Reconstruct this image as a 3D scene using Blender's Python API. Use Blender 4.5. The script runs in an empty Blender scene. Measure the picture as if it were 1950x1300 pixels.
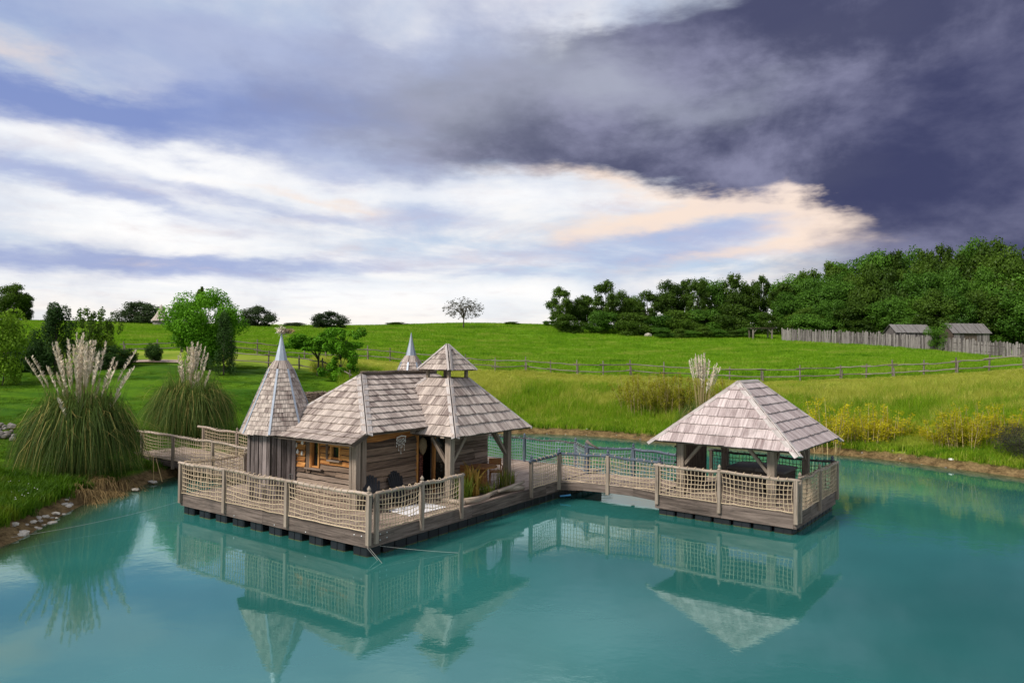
import bpy, math, random
import numpy as np
from mathutils import Vector, Matrix, Quaternion, noise as mnoise

R = math.radians
rnd = random.Random(7)
rng = np.random.default_rng(7)
scene = bpy.context.scene
COL = scene.collection

# ------------------------------------------------------------------ camera
F, PT, RO, H = 1347.0, R(1.09), R(0.626), 5.8
cam_d = bpy.data.cameras.new("camera")
cam_d.sensor_width = 36.0
cam_d.sensor_fit = 'HORIZONTAL'
cam_d.lens = F / 1950 * 36
cam_d.clip_start, cam_d.clip_end = 0.1, 3000
cam = bpy.data.objects.new("camera", cam_d)
COL.objects.link(cam)
fw = Vector((0, math.cos(PT), math.sin(PT)))
rt = Vector((1, 0, 0))
up = rt.cross(fw)
rt2 = math.cos(RO) * rt + math.sin(RO) * up
up2 = -math.sin(RO) * rt + math.cos(RO) * up
cam.matrix_world = Matrix(((rt2.x, up2.x, -fw.x, 0), (rt2.y, up2.y, -fw.y, 0), (rt2.z, up2.z, -fw.z, H), (0, 0, 0, 1)))
scene.camera = cam

# ------------------------------------------------------------------ exposure and sun
EXPO = 1.45
scene.view_settings.view_transform = 'Standard'
scene.view_settings.look = 'None'
scene.view_settings.exposure = EXPO
scene.view_settings.gamma = 1.0
scene.view_settings.use_curve_mapping = False
SUN_EL, SUN_AZ = R(42), R(-128)
sun_d = bpy.data.lights.new("sun", 'SUN')
sun_d.energy = 1.5
sun_d.angle = R(14)
sun_d.color = (1.0, 0.93, 0.84)
sun = bpy.data.objects.new("sun", sun_d)
COL.objects.link(sun)
sv = Vector((math.sin(SUN_AZ) * math.cos(SUN_EL), math.cos(SUN_AZ) * math.cos(SUN_EL), math.sin(SUN_EL)))
sun.rotation_euler = sv.to_track_quat('Z', 'Y').to_euler()
sun.location = (-30, -20, 40)


# ------------------------------------------------------------------ pixel (1950 x 1300) to world helpers
def ray(px, py):
    a, b = px - 975, py - 650
    c, s = math.cos(RO), math.sin(RO)
    u = a * c + b * s
    v = -a * s + b * c
    cp, sp = math.cos(PT), math.sin(PT)
    return Vector((u, F * cp + v * sp, F * sp - v * cp))


def at_z(px, py, z):
    r = ray(px, py)
    return Vector((0, 0, H)) + r * ((z - H) / r.z)


def at_d(px, py, d):
    r = ray(px, py)
    return Vector((0, 0, H)) + r * (d / r.y)


def az_el(px, py):
    r = ray(px, py).normalized()
    return math.degrees(math.atan2(r.x, r.y)), math.degrees(math.asin(r.z))


# ------------------------------------------------------------------ node helper
class NT:
    def __init__(self, tree):
        self.t = tree
        self.n = tree.nodes
        self.l = tree.links

    def _in(self, sock, v):
        if isinstance(v, bpy.types.NodeSocket):
            self.l.new(v, sock)
        elif v is not None:
            if hasattr(sock, "default_value"):
                dv = sock.default_value
                if hasattr(dv, "__len__") and not hasattr(v, "__len__"):
                    v = [v] * len(dv)
                elif hasattr(dv, "__len__") and len(dv) == 4 and len(v) == 3:
                    v = (*v, 1)
                sock.default_value = v

    def node(self, typ, **kw):
        nd = self.n.new(typ)
        for k, v in kw.items():
            setattr(nd, k, v)
        return nd

    def m(self, op, a, b=None, c=None, clamp=False):
        nd = self.node('ShaderNodeMath', operation=op, use_clamp=clamp)
        self._in(nd.inputs[0], a)
        self._in(nd.inputs[1], b)
        self._in(nd.inputs[2], c)
        return nd.outputs[0]

    def add(self, a, b): return self.m('ADD', a, b)
    def sub(self, a, b): return self.m('SUBTRACT', a, b)
    def mul(self, a, b): return self.m('MULTIPLY', a, b)

    def ss(self, x, lo, hi, a=0.0, b=1.0):
        nd = self.node('ShaderNodeMapRange', interpolation_type='SMOOTHSTEP')
        self._in(nd.inputs['Value'], x)
        for k, v in (('From Min', lo), ('From Max', hi), ('To Min', a), ('To Max', b)):
            self._in(nd.inputs[k], v)
        return nd.outputs[0]

    def mix(self, f, a, b, blend='MIX'):
        nd = self.node('ShaderNodeMix', data_type='RGBA', blend_type=blend, clamp_factor=True)
        self._in(nd.inputs[0], f)
        self._in(nd.inputs[6], a)
        self._in(nd.inputs[7], b)
        return nd.outputs[2]

    def noise(self, vec, scale, detail=4, rough=0.55, dist=0.0, w=None):
        nd = self.node('ShaderNodeTexNoise')
        if w is not None:
            nd.noise_dimensions = '4D'
            self._in(nd.inputs['W'], w)
        if vec is not None:
            self._in(nd.inputs['Vector'], vec)
        self._in(nd.inputs['Scale'], scale)
        self._in(nd.inputs['Detail'], detail)
        self._in(nd.inputs['Roughness'], rough)
        self._in(nd.inputs['Distortion'], dist)
        return nd.outputs[0]

    def vmath(self, op, a, b=None):
        nd = self.node('ShaderNodeVectorMath', operation=op)
        self._in(nd.inputs[0], a)
        self._in(nd.inputs[1], b)
        return nd.outputs[0]

    def sep(self, v):
        nd = self.node('ShaderNodeSeparateXYZ')
        self._in(nd.inputs[0], v)
        return nd.outputs

    def comb(self, x, y, z):
        nd = self.node('ShaderNodeCombineXYZ')
        for i, v in enumerate((x, y, z)):
            self._in(nd.inputs[i], v)
        return nd.outputs[0]

    def attr(self, name, out='Fac'):
        nd = self.node('ShaderNodeAttribute', attribute_name=name)
        return nd.outputs[out]


# ------------------------------------------------------------------ sky
def build_world():
    w = bpy.data.worlds.new("World")
    scene.world = w
    w.use_nodes = True
    w.node_tree.nodes.clear()
    g = NT(w.node_tree)
    out = g.node('ShaderNodeOutputWorld')
    bg = g.node('ShaderNodeBackground')
    STR = 0.1
    bg.inputs[1].default_value = STR
    g.l.new(bg.outputs[0], out.inputs[0])
    sky = g.node('ShaderNodeTexSky', sky_type='NISHITA')
    sky.sun_disc = False
    sky.sun_elevation = SUN_EL
    sky.sun_rotation = SUN_AZ
    k = 1 / (2 ** EXPO) / STR
    d = g.vmath('NORMALIZE', g.node('ShaderNodeTexCoord').outputs['Generated'])
    x, y, z = g.sep(d)
    az = g.mul(g.m('ARCTAN2', x, y), 180 / math.pi)
    el = g.mul(g.m('ARCSINE', z), 180 / math.pi)
    zz = g.mul(z, 3.2)
    dv = g.comb(x, y, zz)
    wn1 = g.noise(dv, 5.0, 6, 0.55)
    wn2 = g.noise(g.vmath('ADD', dv, (3.1, 7.7, 1.3)), 5.0, 6, 0.55)
    wn3 = g.noise(g.vmath('ADD', dv, (9.1, 2.7, 4.3)), 17.0, 6, 0.6)
    azw = g.add(az, g.mul(g.sub(wn1, 0.5), 16.0))
    elw = g.add(el, g.add(g.mul(g.sub(wn2, 0.5), 6.0), g.mul(g.sub(wn3, 0.5), 2.0)))
    azs = g.add(az, g.mul(g.sub(wn1, 0.5), 10.0))
    els = g.add(el, g.add(g.mul(g.sub(wn2, 0.5), 2.6), g.mul(g.sub(wn3, 0.5), 1.3)))

    def blobs(lst, A, E):
        tot = None
        for (px, py, rx, ry, amp, rot) in lst:
            a0, e0 = az_el(px, py)
            dx = g.sub(A, a0)
            dy = g.sub(E, e0)
            c, s = math.cos(R(rot)), math.sin(R(rot))
            u = g.mul(g.add(g.mul(dx, c), g.mul(dy, s)), 23.5 / rx)
            v = g.mul(g.sub(g.mul(dy, c), g.mul(dx, s)), 23.5 / ry)
            q = g.m('MULTIPLY_ADD', u, u, g.mul(v, v))
            e = g.mul(g.m('POWER', 2.718, g.mul(q, -1.0)), amp)
            tot = e if tot is None else g.add(tot, e)
        return tot

    # cloud-plane coordinates: streaks flatten towards the horizon by perspective
    zc = g.m('MAXIMUM', g.add(z, 0.10), 0.03)
    pl = g.comb(g.m('DIVIDE', x, zc), g.m('DIVIDE', y, zc), 0.0)
    s1 = g.noise(pl, 0.9, 9, 0.58, 0.4)
    s2 = g.noise(g.vmath('ADD', pl, (4.0, 9.0, 2.0)), 2.6, 8, 0.6, 0.2)
    f3 = g.noise(g.comb(x, y, g.mul(z, 1.7)), 5.5, 10, 0.60, 0.15)
    f4 = g.noise(g.vmath('ADD', dv, (1.7, 5.0, 8.0)), 3.0, 5, 0.5, 0.2)
    outside = g.m('MAXIMUM', g.ss(g.m('ABSOLUTE', az), 42, 75), g.ss(el, 27, 42))

    nish = g.mix(1.0, sky.outputs[0], (0.10 * k, 0.10 * k, 0.10 * k), 'MULTIPLY')
    pale = g.mix(0.25, (0.56 * k, 0.68 * k, 0.88 * k), nish)
    col = g.mix(g.ss(s1, 0.38, 0.68), pale, (1.02 * k, 0.98 * k, 0.94 * k))
    # horizon glow
    col = g.mix(g.mul(g.ss(el, 7.5, 1.5), g.ss(s1, 0.25, 0.55, 0.55, 1.0)), col, (1.03 * k, 0.97 * k, 0.90 * k))
    # bright white patch on the left and middle
    wh = blobs([(250, 290, 420, 50, 1, -4), (250, 420, 350, 45, 0.9, -3), (1000, 380, 260, 30, .8, 0), (700, 560, 900, 40, 0.8, 0)], azs, els)
    col = g.mix(g.m('MINIMUM', wh, 0.9), col, (1.03 * k, 1.03 * k, 1.03 * k))
    # soft blue-grey bands
    band = blobs([(120, 350, 270, 20, 0.85, -8), (420, 378, 260, 14, 0.6, -8), (140, 492, 330, 26, 0.95, -2), (520, 498, 300, 16, 0.6, 2),
                  (800, 412, 150, 24, 0.6, 0), (1060, 470, 230, 20, 0.6, 4), (1420, 440, 190, 28, 0.75, 3), (1330, 485, 240, 15, 0.6, 2),
                  (640, 330, 120, 22, 0.6, 0), (950, 520, 400, 10, 0.35, 0), (1200, 400, 80, 18, 0.4, 0)], azs, els)
    bm = g.ss(g.add(band, g.mul(g.sub(s2, 0.5), 1.3)), 0.0, 1.05)
    col = g.mix(bm, col, (0.40 * k, 0.47 * k, 0.72 * k))
    # peach lit edges
    peach = blobs([(1640, 370, 110, 50, 0.8, -30), (1350, 400, 260, 26, .9, 6), (560, 374, 200, 11, 0.9, -6), (1020, 322, 220, 17, 0.8, -3), (1190, 345, 110, 14, 0.6, -14), (1430, 362, 150, 22, 1.3, -5),
                   (1600, 390, 170, 46, 1.5, -16), (1250, 425, 280, 24, 0.9, 9), (1480, 470, 210, 14, 1.1, 5), (1790, 430, 80, 34, 1.1, 0),
                   (1640, 440, 140, 26, .8, 0), (110, 128, 190, 30, 0.7, -8), (1880, 455, 120, 12, .5, 0)], azs, els)
    pm = g.ss(g.add(g.mul(peach, 0.8), g.mul(g.sub(s2, 0.5), 1.9)), -0.02, 1.25)
    col = g.mix(g.mul(pm, 0.9), col, (1.0 * k, 0.80 * k, 0.66 * k))
    # upper grey-blue sheet
    sheet = blobs([(250, 40, 420, 70, 0.8, -8), (60, 200, 260, 50, 1.1, -4), (330, 215, 300, 50, 1.0, 0), (620, 170, 260, 80, 0.95, 0), (700, 290, 330, 45, 0.5, -6),
                   (560, 60, 250, 70, 0.45, 0), (900, 120, 250, 120, 0.8, 0), (700, 80, 130, 40, -0.5, 0), (110, 125, 150, 26, -0.8, -8)], azw, elw)
    sm = g.ss(g.add(sheet, g.mul(g.sub(f3, 0.5), 1.0)), -0.10, 1.20)
    sheetc = g.mix(f4, (0.24 * k, 0.31 * k, 0.58 * k), (0.64 * k, 0.69 * k, 0.84 * k))
    col = g.mix(g.mul(sm, 0.92), col, sheetc)
    db = blobs([(70, 192, 260, 40, 1.0, -3), (340, 215, 260, 36, 0.8, 2), (600, 185, 160, 40, .55, 0), (40, 25, 160, 50, .5, -12)], azw, elw)
    col = g.mix(g.mul(g.ss(g.add(db, g.mul(g.sub(f3, 0.5), 0.8)), -0.1, 1.2), 0.85), col, (0.19 * k, 0.27 * k, 0.58 * k))
    # the heavy dark cloud
    dark = blobs([(1300, 190, 420, 120, 1.1, 0), (1720, 150, 460, 190, 1.5, 0), (1930, 330, 330, 130, 1.5, 0), (880, 225, 330, 75, 0.62, -6),
                  (1250, 272, 420, 46, 0.9, -3), (1640, 290, 260, 55, 1.1, -8), (1430, 425, 330, 55, -1.3, -4), (1080, 400, 300, 45, -.9, 0), (1560, 400, 170, 40, -.7, -14), (1980, 410, 190, 70, 1.3, 0), (1450, 60, 330, 80, .8, 0), (1150, 20, 190, 42, -0.8, -5),
                  (2400, 250, 500, 260, 1.5, 0)], azw, elw)
    dk = g.add(dark, g.mul(g.sub(f3, 0.5), 1.5))
    dk = g.add(dk, g.mul(outside, g.add(-0.1, g.mul(g.sub(f4, 0.36), 3.2))))
    dm = g.ss(dk, -0.05, 1.25)
    deep = g.m('MINIMUM', blobs([(1880, 210, 330, 150, 1.0, 25), (1950, 330, 200, 120, .7, 0), (1500, 10, 500, 50, 0.4, 0)], azw, elw), 1.0)
    dc = g.mix(g.ss(f3, 0.38, 0.68), (0.082 * k, 0.089 * k, 0.165 * k), (0.27 * k, 0.275 * k, 0.41 * k))
    dc = g.mix(g.mul(deep, 0.62), dc, (0.036 * k, 0.044 * k, 0.125 * k))
    lit = g.m('MINIMUM', blobs([(1170, 150, 120, 50, .8, 0), (1350, 195, 120, 30, .5, 0), (960, 120, 230, 120, .7, 0), (780, 220, 200, 80, .5, 0)], azw, elw), 1.0)
    dc = g.mix(g.mul(lit, 0.75), dc, (0.42 * k, 0.45 * k, 0.55 * k))
    col = g.mix(dm, col, dc)
    g.l.new(col, bg.inputs[0])


build_world()


# ------------------------------------------------------------------ materials
def new_mat(name):
    m = bpy.data.materials.new(name)
    m.use_nodes = True
    m.node_tree.nodes.clear()
    g = NT(m.node_tree)
    out = g.node('ShaderNodeOutputMaterial')
    return m, g, out


def principled(g, out, col, rough=0.8, spec=0.3, metal=0.0, normal=None):
    b = g.node('ShaderNodeBsdfPrincipled')
    g._in(b.inputs['Base Color'], col)
    g._in(b.inputs['Roughness'], rough)
    g._in(b.inputs['Specular IOR Level'], spec)
    g._in(b.inputs['Metallic'], metal)
    if normal is not None:
        g.l.new(normal, b.inputs['Normal'])
    g.l.new(b.outputs[0], out.inputs[0])
    return b


def bump(g, h, strength=0.4, dist=0.02):
    nd = g.node('ShaderNodeBump')
    nd.inputs['Strength'].default_value = strength
    nd.inputs['Distance'].default_value = dist
    g.l.new(h, nd.inputs['Height'])
    return nd.outputs[0]


def objrand(g):
    return g.node('ShaderNodeObjectInfo').outputs['Random']


def wood(name, dark, light, var=0.5, grain=14.0, crack=0.5, rough=0.85, stain=0.35, stain_col=(0.05, 0.042, 0.036), bias=0.0):
    m, g, out = new_mat(name)
    uv = g.node('ShaderNodeUVMap').outputs[0]
    r = g.m('FRACT', g.add(objrand(g), g.attr('tint')))
    u, v, _ = g.sep(uv)
    off = g.mul(r, 37.0)
    vec = g.comb(g.mul(g.add(u, off), 0.55), g.mul(v, grain), off)
    n1 = g.noise(vec, 1.6, 6, 0.65, 0.4)
    vec2 = g.comb(g.mul(g.add(u, off), 0.6), g.mul(v, grain * 3.2), off)
    n2 = g.noise(vec2, 2.2, 3, 0.6, 0.2)
    f = g.add(g.mul(g.sub(n1, 0.5), 2.6), g.mul(g.sub(r, 0.5), var))
    f = g.m('ADD', f, 0.5 + bias, clamp=True)
    c = g.mix(f, dark, light)
    cr = g.ss(n2, 0.30, 0.42, 1.0, 0.0)
    c = g.mix(g.mul(cr, crack), c, tuple(x * 0.28 for x in dark))
    pos = g.node('ShaderNodeNewGeometry').outputs['Position']
    st = g.m('MAXIMUM', g.ss(g.noise(pos, 1.3, 6, 0.65), 0.52, 0.74), g.mul(g.ss(g.noise(pos, 6.0, 5, 0.7), 0.56, 0.70), 0.8))
    c = g.mix(g.mul(st, stain), c, stain_col)
    hgt = g.add(g.mul(n1, 0.6), g.mul(n2, 0.5))
    principled(g, out, c, rough, 0.2, normal=bump(g, hgt, 0.5, 0.012))
    return m


def plain(name, col, rough=0.7, spec=0.3, metal=0.0, var=0.25, nscale=6.0, bumpy=0.2):
    m, g, out = new_mat(name)
    r = g.m('FRACT', g.add(objrand(g), g.attr('tint')))
    pos = g.node('ShaderNodeNewGeometry').outputs['Position']
    n = g.noise(pos, nscale, 5, 0.6)
    f = g.add(g.mul(g.sub(n, 0.5), 1.4), g.mul(g.sub(r, 0.5), 1.0))
    f = g.m('ADD', f, 0.5, clamp=True)
    c = g.mix(f, tuple(x * (1 - var) for x in col), tuple(min(1, x * (1 + var)) for x in col))
    principled(g, out, c, rough, spec, metal, bump(g, n, bumpy, 0.02))
    return m


def leaf(name, dark, light, trans=0.35, rough=0.6, yellow=None, patch=None):
    m, g, out = new_mat(name)
    t = g.attr('tint')
    r = objrand(g)
    f = g.m('ADD', g.mul(t, 0.62), g.mul(r, 0.42), clamp=True)
    c = g.mix(f, dark, light)
    if yellow:
        c = g.mix(g.ss(t, 0.86, 0.98), c, yellow)
    if patch:
        pos = g.node('ShaderNodeNewGeometry').outputs['Position']
        sx, sy, sz = g.sep(pos)
        pv = g.comb(g.mul(sx, 0.55), sy, 0.0)
        pn = g.noise(pv, patch[2], 7, 0.68, 0.6)
        c = g.mix(g.mul(g.ss(pn, 0.50, 0.66), 0.85), c, patch[0])
        c = g.mix(g.mul(g.ss(pn, 0.46, 0.33), 0.8), c, patch[1])
    d = g.node('ShaderNodeBsdfDiffuse')
    g._in(d.inputs[0], c)
    tr = g.node('ShaderNodeBsdfTranslucent')
    g._in(tr.inputs[0], c)
    gl = g.node('ShaderNodeBsdfGlossy')
    gl.inputs['Roughness'].default_value = 0.5
    g._in(gl.inputs[0], (0.5, 0.5, 0.5))
    mx = g.node('ShaderNodeMixShader')
    mx.inputs[0].default_value = trans
    g.l.new(d.outputs[0], mx.inputs[1])
    g.l.new(tr.outputs[0], mx.inputs[2])
    m2 = g.node('ShaderNodeMixShader')
    m2.inputs[0].default_value = 0.015
    g.l.new(mx.outputs[0], m2.inputs[1])
    g.l.new(gl.outputs[0], m2.inputs[2])
    g.l.new(m2.outputs[0], out.inputs[0])
    return m


M = {}
M['shingle'] = wood('weathered shingle wood', (0.145, 0.106, 0.095), (0.57, 0.485, 0.425), var=0.65, grain=9, crack=0.8, stain=0.42, bias=0.06)
M['shingle_p'] = wood('pinkish grey shingle wood', (0.24, 0.18, 0.175), (0.60, 0.51, 0.49), var=0.5, grain=8, crack=0.6, stain=0.32, bias=0.07)
M['hip'] = wood('pale hip board wood', (0.27, 0.235, 0.22), (0.58, 0.53, 0.50), var=0.3, grain=12, crack=0.5, stain=0.15)
M['deck'] = wood('weathered deck wood', (0.20, 0.145, 0.11), (0.49, 0.385, 0.31), var=0.5, grain=12, crack=0.6, stain=0.25)
M['fascia'] = wood('damp fascia wood', (0.050, 0.037, 0.031), (0.215, 0.165, 0.140), var=0.4, grain=9, crack=0.7, stain=0.5)
M['post'] = wood('grey post wood', (0.14, 0.105, 0.08), (0.37, 0.30, 0.24), var=0.4, grain=14, crack=0.5, stain=0.25)
M['log'] = wood('rough log rail wood', (0.17, 0.13, 0.095), (0.49, 0.40, 0.325), var=0.4, grain=7, crack=0.6, stain=0.3)
M['bluecast_wood'] = wood('rail wood tinted with blue reflections', (0.035, 0.045, 0.062), (0.17, 0.205, 0.26), var=0.4, grain=7, crack=0.5, stain=0.2)  # blue reflections on the railings, put into the wood colour
M['wall'] = wood('brown wall boards', (0.055, 0.035, 0.025), (0.24, 0.165, 0.115), var=0.75, grain=8, crack=0.7, stain=0.25)
M['wallgrey'] = wood('grey brown wall boards', (0.105, 0.075, 0.056), (0.33, 0.25, 0.195), var=0.8, grain=8, crack=0.6, stain=0.2)
M['orange'] = wood('honey orange sheltered boards', (0.22, 0.080, 0.022), (0.72, 0.34, 0.105), var=0.6, grain=7, crack=0.5, stain=0.25)
M['teak'] = wood('orange furniture wood', (0.25, 0.10, 0.035), (0.52, 0.25, 0.10), var=0.3, grain=10, crack=0.2, stain=0.05)
M['tower'] = wood('turret planks', (0.07, 0.055, 0.05), (0.31, 0.255, 0.24), var=1.0, grain=9, crack=0.7, stain=0.2)
M['fence'] = wood('silvery fence wood', (0.085, 0.07, 0.055), (0.27, 0.235, 0.20), var=0.6, grain=9, crack=0.5, stain=0.2)
M['pale'] = wood('grey palisade wood', (0.075, 0.065, 0.062), (0.27, 0.245, 0.235), var=1.0, grain=6, crack=0.6, stain=0.15)
M['beam'] = wood('dark inner timber', (0.05, 0.038, 0.03), (0.15, 0.115, 0.09), var=0.3, grain=8)
M['rope'] = plain('natural hemp rope', (0.48, 0.375, 0.255), 0.9, 0.1, var=0.25, nscale=20)
M['ropedark'] = plain('dark rope', (0.09, 0.085, 0.08), 0.9, 0.1, var=0.3, nscale=20)  # much darker than the hemp rope
M['bluecast_rope'] = plain('rope tinted with blue reflections', (0.22, 0.25, 0.28), 0.9, 0.1, var=0.3, nscale=20)  # net of the same railings, the blue cast put into its colour
M['zinc'] = plain('zinc sheet', (0.33, 0.37, 0.43), 0.5, 0.5, 0.45, var=0.2, nscale=4, bumpy=0.05)
M['float'] = plain('black float plastic', (0.008, 0.009, 0.013), 0.45, 0.4, var=0.3, nscale=3)
M['algae'] = plain('green algae line', (0.06, 0.066, 0.024), 0.8, 0.2, var=0.4, nscale=9)
M['black'] = plain('black painted slats', (0.012, 0.013, 0.016), 0.55, 0.3, var=0.3, nscale=5)
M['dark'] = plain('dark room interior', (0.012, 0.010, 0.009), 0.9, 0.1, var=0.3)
M['lid'] = plain('brown grey vinyl cover', (0.13, 0.11, 0.105), 0.6, 0.3, var=0.2, nscale=3)
M['rug'] = plain('white woven rug', (0.62, 0.60, 0.60), 0.95, 0.1, var=0.25, nscale=7)
M['white'] = plain('white shell', (0.75, 0.73, 0.68), 0.6, 0.3, var=0.15)
M['soil'] = plain('wet pond soil', (0.035, 0.026, 0.018), 0.8, 0.3, var=0.4)
M['stone'] = plain('pale limestone', (0.42, 0.38, 0.32), 0.9, 0.2, var=0.35, nscale=5, bumpy=0.5)
M['rock'] = plain('grey pile stone', (0.22, 0.20, 0.185), 0.9, 0.2, var=0.45, nscale=5, bumpy=0.5)
M['straw'] = plain('dry straw', (0.36, 0.25, 0.12), 0.9, 0.1, var=0.5, nscale=9)
M['sticks'] = plain('nest sticks', (0.22, 0.17, 0.13), 0.9, 0.1, var=0.5, nscale=9)
M['plume'] = plain('cream pampas plume', (0.72, 0.63, 0.50), 0.9, 0.1, var=0.2, nscale=4)
M['stem'] = plain('tan grass stem', (0.34, 0.26, 0.13), 0.9, 0.1, var=0.3)
M['bark'] = plain('grey brown bark', (0.10, 0.085, 0.07), 0.95, 0.1, var=0.4, nscale=3, bumpy=0.6)
M['green_tarp'] = plain('green plastic', (0.01, 0.20, 0.10), 0.4, 0.4, var=0.1)
M['tin'] = plain('grey corrugated roof sheet', (0.15, 0.14, 0.135), 0.8, 0.3, var=0.35, nscale=2)
M['bead_red'] = plain('red brown beads', (0.16, 0.05, 0.035), 0.6, 0.3, var=0.5, nscale=20)
M['netball'] = plain('tan fishing net', (0.30, 0.22, 0.13), 0.9, 0.1, var=0.4, nscale=30)
M['steel'] = plain('galvanised bolt', (0.5, 0.5, 0.5), 0.4, 0.5, 0.8, var=0.1)
M['twine'] = plain('pale mooring line', (0.30, 0.30, 0.27), 0.8, 0.2, var=0.1)
M['pipe'] = plain('blue plastic pipe', (0.05, 0.22, 0.40), 0.5, 0.3, var=0.1)
# foliage
M['oak'] = leaf('dark oak leaves', (0.011, 0.034, 0.005), (0.115, 0.205, 0.020), trans=.40)
M['oakdist'] = leaf('distant oak leaves', (0.014, 0.030, 0.014), (0.085, 0.13, 0.050))
M['mid'] = leaf('mid green leaves', (0.020, 0.065, 0.008), (0.125, 0.27, 0.026))
M['bright'] = leaf('bright maple leaves', (0.035, 0.125, 0.005), (0.18, 0.43, 0.020))
M['lime'] = leaf('lime green leaves', (0.06, 0.14, 0.008), (0.26, 0.42, 0.03))
M['conifer'] = leaf('dark cypress foliage', (0.010, 0.030, 0.008), (0.060, 0.13, 0.024))
M['sparse'] = leaf('thin brown green leaves', (0.03, 0.032, 0.02), (0.09, 0.09, 0.045))
M['bamboo'] = leaf('yellow green willow leaves', (0.20, 0.22, 0.008), (0.66, 0.56, 0.02))
M['ochre'] = leaf('ochre yellow shrub leaves', (0.10, 0.13, 0.010), (0.40, 0.36, 0.02))
M['heath'] = leaf('dark grey brown shrub', (0.025, 0.026, 0.020), (0.085, 0.085, 0.055))
M['pampas'] = leaf('pampas blades', (0.028, 0.056, 0.014), (0.17, 0.25, 0.045), yellow=(0.40, 0.33, 0.10))
M['tallgrass'] = leaf('tall seeding grass', (0.10, 0.24, 0.006), (0.36, 0.52, 0.024), patch=((0.42, 0.47, 0.06), (0.075, 0.22, 0.006), 0.35), trans=0.5, yellow=(0.52, 0.48, 0.10))
M['seedgrass'] = leaf('pale seeding grass', (0.34, 0.40, 0.035), (0.66, 0.66, 0.13), trans=0.5, yellow=(0.72, 0.62, 0.24))
M['meadowgrass'] = leaf('bright meadow grass', (0.085, 0.22, 0.004), (0.27, 0.46, 0.018), trans=0.45, patch=((0.36, 0.42, 0.06), (0.05, 0.17, 0.004), 0.30))
M['bankgrass'] = leaf('deep green bank grass', (0.022, 0.065, 0.002), (0.10, 0.21, 0.008), patch=((0.14, 0.19, 0.012), (0.018, 0.065, 0.002), 0.6))
M['deadgrass'] = leaf('dead straw grass', (0.13, 0.085, 0.035), (0.38, 0.27, 0.12))
M['reed'] = leaf('green pond reeds', (0.05, 0.10, 0.010), (0.24, 0.30, 0.035), yellow=(0.45, 0.30, 0.07))
M['rust'] = leaf('rusty yellow planter leaves', (0.20, 0.14, 0.02), (0.55, 0.33, 0.08))


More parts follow.
